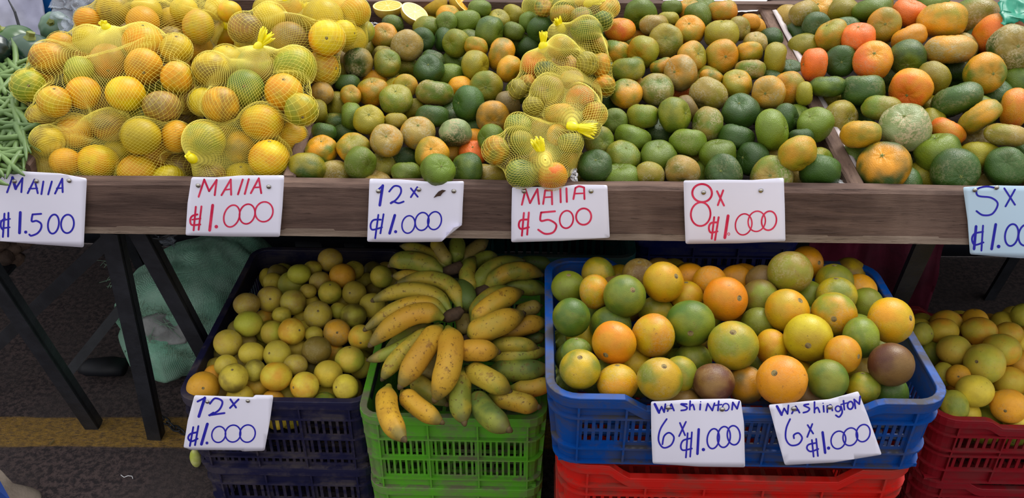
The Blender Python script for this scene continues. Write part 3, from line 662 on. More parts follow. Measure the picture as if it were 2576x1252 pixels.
def centers(fr):
    dirs, d, rp = arrays(fr); return np.array(EYE)+dirs*d[:, None], rp*d
FILL = []
for reg, poly in REG.items():
    key = 'top' if reg in ('left', 'middle', 'right', 'bags') else reg
    base = [f for f in FRUITS if f['region'] == reg][0]
    P, r = centers(groups[key]+[f for f in FILL if f['key'] == key]); P = list(P); r = list(r)
    rs = random.Random(hash(len(reg))+3)
    xs = [p[0] for p in poly]; ys = [p[1] for p in poly]
    R0 = {'left': .030, 'middle': .031, 'right': .036, 'bags': .036, 'limes': .0275, 'washington': .036, 'far': .034}[reg]
    for layer, off in ((0, .035), (1, .055), (2, .075), (3, .10), (4, .13)):
        for _ in range(1400):
            p = (rs.uniform(min(xs), max(xs)), rs.uniform(min(ys), max(ys)))
            if not inside(p, poly): continue
            d = at_s(p[0], p[1], *base['surf'])+off*rs.uniform(.8, 1.2)/.6
            c = np.array(at_d(p[0], p[1], d)); rr = R0*rs.uniform(.92, 1.08)
            if reg in ('left', 'middle', 'right', 'bags') and c[2]-rr < .792+(c[1]-1.56)*.22: continue
            A = np.array(P); B = np.array(r)
            if (np.sqrt(((A-c)**2).sum(1)) < (B+rr)*.9).any(): continue
            P.append(c); r.append(rr); wpx = 2*rr*F/d
            FILL.append(dict(region=reg, key=key, kind=base['kind'], pal=base['pal'], px=p[0], py=p[1], w=wpx, h=wpx*rs.uniform(.82, .97), ang=rs.uniform(0, 180), code=rs.choice(CODES[reg].split(',')), pole=None, d=d, bag=None, part=True, surf=base['surf'], fill=True))
# keep only those that show
allf = FRUITS+FILL; P, r = centers(allf); SCL = 4
Wb, Hb = 2860//SCL, 1252//SCL; zb = np.full((Hb, Wb), 1e9); ib = np.full((Hb, Wb), -1)
for i, f in enumerate(allf):
    R_ = (f['w']+f['h'])/4/SCL; cx, cy = f['px']/SCL, f['py']/SCL
    x0, x1, y0, y1 = max(0, int(cx-R_)), min(Wb, int(cx+R_)+2), max(0, int(cy-R_)), min(Hb, int(cy+R_)+2)
    if x0 >= x1 or y0 >= y1: continue
    yy, xx = np.mgrid[y0:y1, x0:x1]; q = ((xx+.5-cx)**2+(yy+.5-cy)**2)/R_**2
    z = f['d']-np.sqrt(np.clip(1-q, 0, 1))*r[i]; ok = (q < 1) & (z < zb[y0:y1, x0:x1])
    zb[y0:y1, x0:x1][ok] = z[ok]; ib[y0:y1, x0:x1][ok] = i
cnt = np.bincount(ib[ib >= 0].ravel(), minlength=len(allf))
for i, f in enumerate(allf): f['vis'] = int(cnt[i])*SCL*SCL
FRUITS = [f for f in allf if f['vis'] > (160 if f.get('fill') else 60)]
print('fruit', len(FRUITS), 'of which underlayer', sum(1 for f in FRUITS if f.get('fill')))

# ------------------------------------------------------------------ build
def place_fruit(f, label, cat, group):
    kind = f['kind']; rs = random.Random(int(f['px']*7+f['py']*13))
    c = at_d(f['px'], f['py'], f['d']); V = (EYE-c).normalized()
    R_ = (RGT - V*RGT.dot(V)).normalized(); D_ = (DWN - V*DWN.dot(V)).normalized()
    qmin = .78 if kind == 'mandarin' else .93
    s = max(min(f['h']/f['w'], 1), .55); q = min(qmin, s) if not (f['pole'] and abs(f['pole'][0])+abs(f['pole'][1]) < .5) else qmin
    a = R(f['ang']); long_ = R_*math.cos(a)+D_*math.sin(a); short = -R_*math.sin(a)+D_*math.cos(a)
    if f['pole']:
        x, y = f['pole']; zc = math.sqrt(max(.02, 1-x*x-y*y)); pole = (R_*x+D_*y+V*zc).normalized(); q = max(q, .78 if kind == 'mandarin' else .93)
    else:
        sn2 = 0 if s >= .999 else min(1, (1-s*s)/(1-q*q)); ph = math.asin(math.sqrt(sn2))
        sg = -1 if rs.random() < .65 else 1
        sh = short*sg if short.dot(D_) > 0 else -short*sg
        pole = (V*math.cos(ph)*(1 if rs.random() < .7 else -1)+sh*math.sin(ph)).normalized()
    rot = pole.to_track_quat('Z', 'Y') @ Matrix.Rotation(rs.uniform(0, 6.28), 3, 'Z').to_quaternion()
    r = f['w']/2/F*f['d']
    name = {'mandarin': 'mandarin', 'orange': 'orange', 'lime': 'sweet_lime'}[kind]
    o = bpy.data.objects.new(name, rs.choice(FM[kind])); link(o)
    o.location = c; o.rotation_mode = 'QUATERNION'; o.rotation_quaternion = rot
    ex = rs.uniform(.97, 1.0); o.scale = (r, r*ex, r*q)
    P = PAL[f['pal']]; ca = P[f['code'][0]]; cb = P[f['code'][1]] if len(f['code']) > 1 else ca
    def jit(c_, k=.07):
        g = rs.uniform(1-k, 1+k); v = srgb(*[max(0, min(255, x*g*rs.uniform(.97, 1.03))) for x in c_]); return v
    A, B = jit(ca), jit(cb, .16 if len(f['code']) < 2 else .07)
    o.color = A; o['patch'] = [float(x) for x in B[:3]]
    o['scar'] = 1.5 if 's' in f['code'] else ((.8 if kind == 'mandarin' else .4) if 't' in f['code'] else rs.choice([0, 0, .12, .25]))
    tag(o, label, cat, group)
    if pole.dot(V) > .2 and not f.get('fill') and f['vis'] > 900:
        b = bpy.data.objects.new('stem_scar', SM[kind]); link(b, o)
        b.location = (0, 0, o.data.vertices[0].co.z-.008); b.scale = (1, 1, 1/max(q, .5)*.8) if f['region'] != 'washington' else (1.5, 1.5, .9)
    return o
# ------------------------------------------------------------------ labels for the fruit and building it
def ordn(n):
    w_ = ['first', 'second', 'third', 'fourth', 'fifth', 'sixth', 'seventh', 'eighth', 'ninth', 'tenth', 'eleventh', 'twelfth', 'thirteenth', 'fourteenth', 'fifteenth', 'sixteenth', 'seventeenth', 'eighteenth', 'nineteenth', 'twentieth']
    return w_[n-1] if n <= 20 else '%dth' % n
WHERE = {'left': 'in the left mandarin bin', 'middle': 'in the middle mandarin bin', 'right': 'in the right mandarin bin', 'limes': 'in the navy crate', 'washington': 'in the blue crate', 'far': 'in the dark red crate', 'loose': 'loose behind the net bags'}
BAGW = {'b1': 'in upper leftmost net bag', 'b2': 'in lower leftmost net bag', 'b3': 'in net bag above red MAIIA card', 'b4': 'in lowest net bag at red MAIIA card', 'b5': 'in net bag behind the second stack', 'b6': 'in rear left net bag', 'b7': 'in rear net bag by the halved oranges',
        'm1': 'in front small net bag', 'm2': 'in second small net bag', 'm3': 'in third small net bag', 'm4': 'in fourth small net bag', 'm5': 'in rearmost small net bag', 'm6': 'in small net bag against the back board'}
NOUN = {'left': 'mandarin', 'middle': 'mandarin', 'right': 'mandarin', 'limes': 'sweet lime', 'washington': 'orange', 'far': 'small orange', 'loose': 'orange'}
GRP = {'left': 'mandarins in the left bin', 'middle': 'mandarins in the middle bin', 'right': 'large mandarins in the right bin', 'limes': 'sweet limes in the navy crate', 'washington': 'large oranges in the blue crate', 'far': 'small oranges in the dark red crate', 'loose': 'loose oranges behind the net bags'}
sets = {}
for f in FRUITS: sets.setdefault((f['bag'] or f['region'], bool(f.get('fill'))), []).append(f)
for (key, fill), fr in sets.items():
    isbag = fr[0]['bag'] is not None
    noun = ('mandarin' if fr[0]['kind'] == 'mandarin' else 'orange') if (isbag or key == 'bags') else NOUN[key]
    where = BAGW[key] if isbag else WHERE.get(key, 'among the left net bags'); grp = ('fruit '+where) if isbag else GRP.get(key, 'oranges among the left net bags')
    if fill: grp += ', half hidden'
    step = 75 if not isbag else 60
    fr.sort(key=lambda f: -f['py']); rows_ = []; 
    for f in fr:
        if rows_ and rows_[-1][0]['py']-f['py'] < step*(1 if key != 'right' else 1.2): rows_[-1].append(f)
        else: rows_.append([f])
    for ri, row in enumerate(rows_):
        row.sort(key=lambda f: f['px'])
        for ci, f in enumerate(row):
            cw = CW if f['kind'] == 'mandarin' else CWO
            cc = cw[f['code'][0]]; c2 = cw[f['code'][1]] if len(f['code']) > 1 and f['code'][1] != f['code'][0] else None
            if c2 and c2 != cc: cc = '%s and %s' % (cc, c2) if 't' not in f['code'][1] else '%s scarred' % cc
            rt = 'front row' if ri == 0 else '%s row' % ordn(ri+1)
            if len(rows_) > 1 and ri == len(rows_)-1: rt = 'last row'
            lab = '%s %s %s, %s, %s from left' % (('half-hidden '+cw[f['code'][0]]) if fill else cc, noun, where, rt, ordn(ci+1))
            if len(lab.split()) > 16: lab = lab.replace(cc, cw[f['code'][0]], 1)
            if len(lab.split()) > 16: lab = lab.replace('half-hidden ', 'hidden ').replace(' row', '').replace('in the ', 'in ')
            place_fruit(f, lab, 'fruit', grp)

# ------------------------------------------------------------------ net bags
def net_bag(key, knot_px, knot_d, tip_px, label, cols=84, rows=60, bottom=None, fan=1.0):
    fr = [f for f in FRUITS if f['bag'] == key]
    P, r = centers(fr); r = r*1.0
    K = at_d(knot_px[0], knot_px[1], knot_d)
    C = Vector(P.mean(0)) + FWD*.012
    ax = (K-C).normalized()
    pts = []
    ga = math.pi*(3-math.sqrt(5))
    dirs = []
    for i in range(60):
        z = 1-2*(i+.5)/60; q = math.sqrt(1-z*z); dirs.append(np.array((q*math.cos(ga*i), q*math.sin(ga*i), z)))
    for c, rr_ in zip(P, r):
        for d_ in dirs: pts.append(c+d_*(rr_+.0016))
    pts.append(np.array(K))
    import bmesh
    bm = bmesh.new(); vs_ = [bm.verts.new(q) for q in pts]; bm.verts.ensure_lookup_table()
    bmesh.ops.convex_hull(bm, input=vs_)
    bm.faces.ensure_lookup_table(); tree = BVHTree.FromBMesh(bm); 
    u = ax.cross(Vector((1, 0, 0)) if abs(ax.x) < .8 else Vector((0, 1, 0))).normalized(); v_ = ax.cross(u)
    G = np.zeros((rows+1, cols, 3)); rs = random.Random(len(key)+ord(key[1]))
    Cn = np.array(C)
    for j in range(rows+1):
        th = math.pi*(.004+.984*j/rows)
        for i in range(cols):
            ph = 2*math.pi*(i+.5*(j % 2))/cols
            d_ = ax*math.cos(th)+(u*math.cos(ph)+v_*math.sin(ph))*math.sin(th)
            hit = tree.ray_cast(C, d_)
            hull = (hit[0]-C).length if hit[0] is not None else .05
            dn = np.array(d_); oc = P-Cn; bq = oc@dn; disc = (r+.0020)**2-((oc**2).sum(1)-bq**2)
            ok = disc > 0; inner = (bq[ok]+np.sqrt(disc[ok])).max() if ok.any() else 0
            rad = inner+(hull-inner)*.6 if inner > 0 else hull*.93
            kf = max(0, 1-th/.5); rad = rad*(1-kf)+hull*kf
            rad = max(rad, inner)+.0006*rs.random()
            G[j, i] = Cn+dn*rad
    # one pass of smoothing keeps the spans taut
    S_ = G.copy()
    for _ in range(4):
        H_ = S_.copy()
        for j in range(1, rows): sh = 1 if j % 2 == 0 else -1; H_[j] = S_[j]*.4+.14*(np.roll(S_[j], 1, 0)+np.roll(S_[j], -1, 0))+.08*(S_[j-1]+S_[j+1]+np.roll(S_[j-1], sh, 0)+np.roll(S_[j+1], sh, 0))
        S_ = H_
    # never let the threads sink into the fruit
    for j in range(1, rows):
        for i in range(cols):
            q = S_[j, i]; dd = q-P; L_ = np.sqrt((dd**2).sum(1)); k = np.argmin(L_-r)
            if L_[k]-r[k] < .0020: S_[j, i] = P[k]+dd[k]/L_[k]*(r[k]+.0020)
    G = S_; bm.free()
    E_ = empty('net_bag', K, label, 'net bag')
    V = []; Fc = []; tr = .00023; base = 0
    J = np.arange(rows+1)
    for fam in (0, 1):
        for i in range(cols):
            k = (i+(J//2 if fam == 0 else -((J+1)//2))) % cols
            L_ = G[J, k]; tn = np.gradient(L_, axis=0); tn /= np.linalg.norm(tn, axis=1)[:, None]+1e-9
            n_ = L_-Cn; n_ -= tn*(n_*tn).sum(1)[:, None]; n_ /= np.linalg.norm(n_, axis=1)[:, None]+1e-9; b_ = np.cross(tn, n_)
            ring = np.stack([L_+n_*tr, L_-n_*tr*.5+b_*tr*.87, L_-n_*tr*.5-b_*tr*.87], 1).reshape(-1, 3)
            V.append(ring)
            a_ = base+np.arange(rows)*3
            for q in range(3): Fc.append(np.stack([a_+q, a_+(q+1) % 3, a_+3+(q+1) % 3, a_+3+q], 1))
            base += len(ring)
    mesh_np('net', np.concatenate(V), np.concatenate(Fc), M_NET, E_, True)
    # tied neck and frayed tuft
    T_ = at_d(tip_px[0], tip_px[1], knot_d-.015); dr = T_-K; ln = dr.length; dr = dr.normalized(); sd_ = dr.cross(FWD).normalized()
    b = MB(); b.tube([K-dr*.012, K-dr*.010, K-dr*.004, K+dr*.004, K+dr*.010, K+dr*.014], [.0005, .006, .0095, .009, .006, .0005], 12); b.build('tie', M_TIE, E_, True)
    b = MB(); n = 15
    for q in range(n):
        a_ = (q/(n-1)-.5)*.75*fan+rs.uniform(-.06, .06); off = sd_*math.sin(a_)+dr*math.cos(a_)+FWD*rs.uniform(-.22, .22); l_ = ln*rs.uniform(.78, 1.08)
        bend = sd_*rs.uniform(-.12, .12)*l_
        b.tube([K+dr*.003, K+off*l_*.35, K+off*l_*.7+bend*.4, K+off*l_+bend], [.0035, .0040, .0034, .0012], 5, squash=.35, up=FWD)
    b.build('tuft', M_TIE, E_, True)
    return E_
def kd(key): 
    fr = [f for f in FRUITS if f['bag'] == key]; return fr
def near(key, px, py):
    fr = kd(key); f = min(fr, key=lambda f: (f['px']-px)**2+(f['py']-py)**2); return f['d']-f['w']/2/F*f['d']*.6
for key, kp, tp, lab, cols, fan in (
  ('b1', (268, 70), (255, 52), 'large yellow net bag of oranges, topmost in the leftmost stack', 110, 1),
  ('b2', (92, 408), (62, 380), 'large yellow net bag of oranges, lowest in the leftmost stack, tuft beside the green beans', 100, 1.3),
  ('b3', (650, 118), (678, 78), 'yellow net bag with one green orange, standing above the red MAIIA 1.000 card', 90, 1.2),
  ('b4', (484, 398), (466, 388), 'yellow net bag of oranges resting directly above the red MAIIA 1.000 card', 86, 1),
  ('b5', (768, 50), (752, 2), 'yellow net bag of oranges with an upright tuft, behind the bag with the green orange', 84, 1),
  ('b6', (570, 62), (580, 30), 'yellow net bag of oranges at the top left, behind the leftmost stack', 90, 1.5),
  ('b7', (720, 0), (712, -28), 'yellow net bag of oranges at the back, beside the halved oranges', 80, 1),
  ('m1', (1366, 396), (1352, 345), 'small net bag of mandarins at the front, hanging over the MAIIA 500 card', 80, .9),
  ('m2', (1440, 318), (1498, 330), 'small net bag of mandarins, second from the front, tuft pointing right', 80, .7),
  ('m3', (1366, 118), (1368, 80), 'small net bag of mandarins, third from the front, with an upright tuft', 76, .6),
  ('m4', (1412, 72), (1400, 46), 'small net bag of mandarins, fourth from the front, mostly behind the third', 70, 1),
  ('m5', (1480, 8), (1520, -6), 'small net bag of mandarins lying on the back of the middle bin', 70, 1),
  ('m6', (1395, -8), (1385, -30), 'small green net bag of mandarins at the back board, top centre', 60, 1)):
    d_ = near(key, *kp); cols = int(cols*1.04)
    net_bag(key, kp, d_-.004, tp, lab, cols=cols, rows=int(cols*.76), fan=fan)

# ------------------------------------------------------------------ price cards
def smooth_line(pts, closed=False, n=6):
    if len(pts) < 3: return [Vector(q) for q in pts]
    P = [Vector(q) for q in pts]; out = []
    m_ = len(P)
    for i in range(m_ if closed else m_-1):
        p0 = P[(i-1) % m_] if closed or i > 0 else P[0]; p1 = P[i % m_]; p2 = P[(i+1) % m_]; p3 = P[(i+2) % m_] if closed or i+2 < m_ else P[-1]
        for k in range(n):
            t_ = k/n; out.append(.5*((2*p1)+(p2-p0)*t_+(2*p0-5*p1+4*p2-p3)*t_**2+(3*p1-p0-3*p2+p3)*t_**3))
    out.append(P[0] if closed else P[-1])
    return out
def stroke_poly(b, pts, wd, to3, closed=False):
    """flat marker stroke: a ribbon with round ends, laid on the card"""
    n = len(pts); L_, Rr = [], []
    for i in range(n):
        a_ = pts[max(i-1, 0)] if not closed else pts[(i-1) % (n-1)]; c_ = pts[min(i+1, n-1)] if not closed else pts[(i+1) % (n-1)]
        t_ = Vector((c_[0]-a_[0], c_[1]-a_[1])); t_ = t_.normalized() if t_.length > 1e-6 else Vector((1, 0)); nrm = Vector((-t_.y, t_.x))*wd/2
        L_.append((pts[i][0]+nrm.x, pts[i][1]+nrm.y)); Rr.append((pts[i][0]-nrm.x, pts[i][1]-nrm.y))
    base = len(b.v)
    for l_, r__ in zip(L_, Rr): b.v += [to3(*l_), to3(*r__)]
    for i in range(n-1): b.f.append((base+2*i, base+2*i+1, base+2*i+3, base+2*i+2))
    if not closed:
        for e, s_ in ((0, 1), (n-1, -1)):
            base = len(b.v); c_ = pts[e]
            for k in range(8): a_ = 2*math.pi*k/8; b.v.append(to3(c_[0]+wd/2*math.cos(a_), c_[1]+wd/2*math.sin(a_)))
            b.f.append(tuple(range(base, base+8)))
def card(outline, Y, x0, y0, k, text, ink, label, tacks, tilt=.0, bulge=.006, mat=None, wd=9.5, group='hand-lettered price cards', flap=None, top=.10):
    """outline, text, tacks in the picture coordinates of the card's own close-up; the card hangs in the plane y=Y"""
    poly = [(x0+x/k, y0+y/k) for x, y in outline]
    cx = sum(q[0] for q in poly)/len(poly); ya = min(q[1] for q in poly); yb = max(q[1] for q in poly); xa = min(q[0] for q in poly); xb = max(q[0] for q in poly)
    def surf(px, py, lift):
        v_ = (py-ya)/(yb-ya); u = (px-xa)/(xb-xa)
        out = bulge*(.35+.65*v_)*math.sin(min(max(v_, 0), 1)*2.2+.3)+.004*math.sin(u*5+cx)*v_ + tilt*v_ + .002
        return at_y(px, py, Y-out-lift)
    c0 = at_y(cx, ya, Y)
    E_ = empty('price_card', c0, label, 'sign', group)
    # card body as a fine grid clipped to the outline, with thickness
    import bmesh
    bm = bmesh.new()
    # round the corners a little
    pr = []
    m_ = len(poly)
    for i in range(m_):
        p0, p1, p2 = Vector(poly[i-1]), Vector(poly[i]), Vector(poly[(i+1) % m_]); rad = 5
        a_ = p1+(p0-p1).normalized()*rad; c_ = p1+(p2-p1).normalized()*rad
        for q in range(4): t_ = q/3; pr.append(a_*(1-t_)**2+p1*2*t_*(1-t_)+c_*t_**2)
    vs_ = [bm.verts.new((q.x, q.y, 0)) for q in pr]; bm.faces.new(vs_)
    for i in range(1, 16):
        g = bm.verts[:]+bm.edges[:]+bm.faces[:]
        bmesh.ops.bisect_plane(bm, geom=g, plane_co=(xa+(xb-xa)*i/16, 0, 0), plane_no=(1, 0, 0))
    for i in range(1, 12):
        g = bm.verts[:]+bm.edges[:]+bm.faces[:]
        bmesh.ops.bisect_plane(bm, geom=g, plane_co=(0, ya+(yb-ya)*i/12, 0), plane_no=(0, 1, 0))
    for v in bm.verts: v.co = surf(v.co.x, v.co.y, 0)-Vector(E_.location)
    me = bpy.data.meshes.new('card'); bm.to_mesh(me); bm.free(); me.materials.append(mat or M_PAPER); me.polygons.foreach_set('use_smooth', [True]*len(me.polygons))
    o = bpy.data.objects.new('card', me); link(o, E_)
    md = o.modifiers.new('thickness', 'SOLIDIFY'); md.thickness = .0006; md.offset = 0
    to3 = lambda x, y: surf(x0+x/k, y0+y/k, .0007)
    b = MB()
    for s_ in text.replace('\n', ' ').split(';'):
        s_ = s_.strip()
        if not s_: continue
        kd_, rest = s_[0], s_[1:]
        if kd_ == 'O':
            v = [float(q) for q in rest.split(',')]; a_ = R(v[4]) if len(v) > 4 else .15; w_ = v[5] if len(v) > 5 else wd
            ps = []
            for i in range(33):
                th = 2*math.pi*i/32; ex, ey = v[2]*math.cos(th), v[3]*math.sin(th)
                ps.append((v[0]+ex*math.cos(a_)-ey*math.sin(a_), v[1]+ex*math.sin(a_)+ey*math.cos(a_)))
            stroke_poly(b, ps, w_, to3, True)
        elif kd_ == 'D':
            v = [float(q) for q in rest.split(',')]; base = len(b.v)
            for i in range(12): b.v.append(to3(v[0]+v[2]*math.cos(i*math.pi/6), v[1]+v[2]*math.sin(i*math.pi/6)))
            b.f.append(tuple(range(base, base+12)))
        else:
            w_ = wd*(1.5 if kd_ == 'B' else .8 if kd_ == 'T' else 1.0)
            ps = [tuple(float(q) for q in pp.split(',')) for pp in rest.split()]
            if kd_ == 'C' and len(ps) > 2: ps = smooth_line([(q[0], q[1], 0) for q in ps])
            else:
                ps2 = []
                for i in range(len(ps)-1):
                    for q in range(5): ps2.append((ps[i][0]+(ps[i+1][0]-ps[i][0])*q/5, ps[i][1]+(ps[i+1][1]-ps[i][1])*q/5))
                ps = ps2+[ps[-1]]
                # break at corners so the ribbon keeps its width
                if len(ps2) > 5:
                    for i in range(0, len(ps)-1, 5): stroke_poly(b, ps[i:i+6], w_, to3)
                    continue
            stroke_poly(b, ps, w_, to3)
    o = mesh_np('lettering', b.v, b.f, ink, E_, False)
    for i, (x, y) in enumerate(tacks):
        q = surf(x0+x/k, y0+y/k, .001); b = MB(); nrm = Vector((0, -1, .0))
        b.tube([q, q+nrm*.0008, q+nrm*.0022, q+nrm*.003], [.0042, .0045, .0034, .0012], 14, up=Vector((1, 0, 0))); b.build('tack', M_METAL, E_, True)
    return E_, surf
YC = 1.527
card([(-90, 8), (120, 22), (300, 32), (433, 57), (425, 230), (417, 400), (200, 385), (-90, 362)], YC, 0, 420, 1.9815,
 '''L35,126 62,52;B62,52 78,108;L78,108 112,55;L112,55 106,125;L138,130 172,62;L172,62 188,130;T145,108 186,106;L206,135 216,72;L240,136 258,72;L274,132 310,58;L310,58 312,125;T282,106 313,104;
 L22,232 14,348;L42,228 40,346;T4,268 50,258;T6,306 48,300;C24,256 6,272 4,296 14,312;B101,226 97,328;D128,324,8;L205,233 162,236;C162,236 158,270 182,268 204,282 204,306 186,330 156,342 146,336;O266,284,27,48,8,9;O336,283,32,46,5,9''', M_INKB,
 'white card lettered MAIIA 1.500 in blue at the left edge of the board', [(72, 70), (182, 70), (345, 68)], wd=9.5)
card([(955, 50), (1080, 52), (1200, 42), (1417, 41), (1408, 200), (1395, 347), (1150, 346), (925, 340), (935, 180)], YC, 0, 420, 1.9815,
 '''L990,148 1018,62;L1018,62 1042,120;L1042,120 1080,64;L1080,64 1070,140;L1104,140 1150,62;L1150,62 1152,138;T1118,114 1150,110;L1186,136 1210,62;L1220,134 1240,60;L1250,130 1290,56;L1290,56 1302,130;T1264,102 1298,100;
 L976,198 965,315;L1004,196 990,312;C984,236 958,244 948,264 956,288 998,286;T958,262 1000,256;B1060,190 1045,315;D1078,297,9;O1155,244,38,56,18,8;O1232,234,38,50,15,8;O1316,223,44,50,15,8''', M_INKR,
 'white card lettered MAIIA 1.000 in red under the net bags', [(988, 92), (1340, 98)])
_, sf3 = card([(1842, 58), (2000, 62), (2150, 74), (2313, 70), (2306, 200), (2303, 288), (2250, 330), (2200, 372), (2000, 374), (1830, 372), (1836, 220)], YC, 0, 420, 1.9815,
 '''B1908,92 1893,190;L1886,112 1908,92;C1940,122 1965,95 1994,100 1998,128 1975,162 1946,182 1960,172 1986,180 2012,172;L2048,106 2082,148;L2080,100 2048,150;
 L1886,238 1870,355;L1912,235 1896,330;C1898,262 1862,264 1847,288 1856,312 1904,300;B1968,240 1942,330;D1972,322,8;O2036,286,32,44,12,7.5;O2104,271,34,45,12,7.5;O2166,267,34,45,12,7.5''', M_INKB,
 'white card with a folded lower corner lettered 12 x 1.000 in blue', [(1886, 120), (2088, 112), (2262, 120)], wd=9)
card([(74, 97), (300, 97), (385, 86), (540, 88), (546, 220), (552, 345), (320, 360), (70, 367), (71, 230)], YC, 1250, 420, 1.9427,
 '''L122,184 140,110;L140,110 162,176;L162,176 198,108;L198,108 206,180;L226,180 236,114;L236,114 268,114;L268,114 270,182;T232,148 268,146;L310,106 312,172;L340,104 342,170;L374,156 384,102;C384,102 402,94 426,100;L426,100 428,156;T378,130 426,128;
 L132,224 122,335;L156,222 148,330;C148,256 116,260 107,284 118,302 156,294;L284,216 216,222;C216,222 214,262 254,258 290,282 276,318 236,326 202,306;O340,256,33,43,8,8;O424,242,37,40,8,9''', M_INKR,
 'white card lettered MAIIA 500 in red beneath the small net bags', [(460, 118), (132, 118)])
card([(912, 66), (1100, 62), (1250, 64), (1402, 52), (1407, 200), (1410, 362), (1180, 372), (922, 375), (916, 220)], YC, 1250, 420, 1.9427,
 '''O1003,127,48,44,5,10;O996,230,48,58,5,9;L1076,118 1110,188;L1106,114 1080,186;L1062,245 1050,350;L1084,245 1066,356;C1078,270 1046,274 1036,298 1046,320 1078,314;B1130,238 1114,345;O1133,327,5,6,0,3;O1206,280,40,52,12,7;O1270,265,42,50,12,7;O1330,262,36,47,12,8''', M_INKR,
 'white card lettered 8 x 1.000 in red under the middle mandarin bin', [(1010, 124), (1290, 115)])
card([(2278, 98), (2440, 90), (2760, 96), (2762, 440), (2560, 445), (2312, 426), (2300, 260)], YC, 1250, 420, 1.9427,
 '''C2436,102 2392,95 2348,108 2352,140 2416,150 2448,180 2422,228 2376,235 2344,215;L2480,104 2532,184;L2532,110 2486,192;B2342,290 2332,400;L2376,286 2368,408;C2376,316 2334,326 2322,354 2336,380 2378,368;B2438,280 2418,400;D2452,388,9;O2516,332,32,54,10,9;O2584,332,34,52,10,9;O2654,330,34,52,10,9''', M_INKB,
 'pale blue card lettered 5 x 1.000 at the right edge of the board', [(2336, 112), (2442, 100)], mat=M_PAPERB, wd=9)
# folded corner of the third card, and the torn brown strip stuck to it
b = MB(); q = [sf3(0+x/1.9815, 420+y/1.9815, l_) for x, y, l_ in ((2303, 288, .001), (2262, 302, .012), (2225, 345, .014), (2200, 372, .001))]
b.add(q+[x+Vector((0, .0006, 0)) for x in q], [(0, 1, 2, 3), (7, 6, 5, 4), (0, 4, 5, 1), (1, 5, 6, 2), (2, 6, 7, 3)]); tgt = [o for o in COL.objects if o.name.startswith('price_card')][2]
b.build('folded_corner', M_PAPER, tgt)
b = MB(); q = [sf3(x/1.9815, 420+y/1.9815, .0012) for x, y in ((2162, 152), (2172, 138), (2186, 122), (2204, 113), (2222, 116), (2206, 128), (2196, 142), (2180, 144))]
b.add(q+[x-Vector((0, .0015, 0)) for x in q], [tuple(range(8, 16)), tuple(range(8))[::-1]]+[(i, (i+1) % 8, 8+(i+1) % 8, 8+i) for i in range(8)]); b.build('bark_scrap', simple('bark', srgb(70, 50, 40), .9), tgt)
# lower cards
nv_ = [o for o in COL.objects if o.get('label', '').startswith('dirty navy crate heaped')][0]
yf = at_z(452, 1000, .38).y*.5+at_z(920, 1005, .38).y*.5
card([(92, 770), (370, 780), (372, 769), (462, 770), (444, 900), (420, 1030), (318, 1033), (312, 1028), (68, 1026), (60, 1018), (40, 1016), (60, 890)], yf-.012, 440, 580, 1.8625,
 '''B140,783 112,870;L106,800 140,783;C164,810 188,785 222,800 206,840 160,866 180,852;L160,864 232,854;L260,790 286,828;L298,790 258,830;L86,920 70,1008;L110,915 94,1004;C104,944 72,952 62,972 78,986 106,974;B152,905 124,1000;D150,994,7;O205,954,32,38,15,7;O272,950,36,40,15,7;O340,950,36,41,15,7''', M_INKB,
 'white card lettered 12 x 1.000 in blue on the navy crate', [(152, 801), (342, 797)], wd=9)
card([(554, 800), (760, 790), (930, 787), (975, 795), (990, 900), (995, 1107), (780, 1104), (562, 1090), (556, 960)], BY-.014, 1340, 580, 1.8625,
 '''B572,812 592,852;L592,852 604,824;L604,824 616,850;L616,850 622,812;L632,845 650,812;L650,812 662,842;T638,834 658,832;C722,812 694,812 722,826 718,838 696,842;L738,798 736,838;C736,826 750,814 758,838;L786,812 784,838;D787,801,3;L812,842 820,810;L820,810 842,842;L842,842 852,808;L872,798 868,842;T852,818 886,814;O905,826,15,17,5,6;L934,838 938,804;L938,804 958,834;L958,834 968,800;
 C628,882 598,930 590,982 612,1016 648,1004 662,968 640,946 616,962 608,1000;L690,900 714,958;L718,895 686,962;L726,948 718,1062;L746,944 738,1058;C742,972 706,982 694,1008 704,1028 746,1020;B778,930 772,1045;D800,1025,8;O846,974,28,47,8,7.5;O896,966,30,49,5,7.5;O942,958,30,45,-5,7.5''', M_INKB,
 'white card lettered WASHINTON 6 x 1.000, left one on the blue crate', [(635, 828), (888, 836)], wd=8)
card([(137, 815), (300, 800), (420, 790), (557, 752), (600, 860), (667, 1048), (440, 1085), (213, 1097), (175, 960)], BY-.014, 1860, 580, 1.8625,
 '''B176,822 198,862;L198,862 210,832;L210,832 226,858;L226,858 230,818;L246,856 264,822;L264,822 282,852;T252,844 278,840;C324,812 302,818 328,832 320,846 300,852;L352,802 352,852;C352,838 366,828 376,850;L394,820 396,848;D392,808,3;L412,850 412,820;C412,828 428,816 436,842;O462,834,12,13,0,7;C476,822 482,850 468,872 452,864;L488,796 492,838;T476,814 506,806;O520,818,13,18,5,8;L544,832 538,790;L538,790 562,812;L562,812 566,776;
 C238,882 220,925 218,974 240,1004 276,1000 294,972 278,948 256,956 256,972;L320,910 346,950;L342,905 318,966;L340,980 348,1058;L360,975 368,1055;C358,994 324,1002 317,1020 334,1034 370,1022;B390,944 402,1040;D418,1018,8;O464,980,34,42,15,7;O520,965,34,42,15,7;O580,948,32,41,15,7''', M_INKB,
 'tilted white card lettered WASHINGTON 6 x 1.000, right one on the blue crate', [(255, 833), (424, 826)], wd=8, tilt=.004)

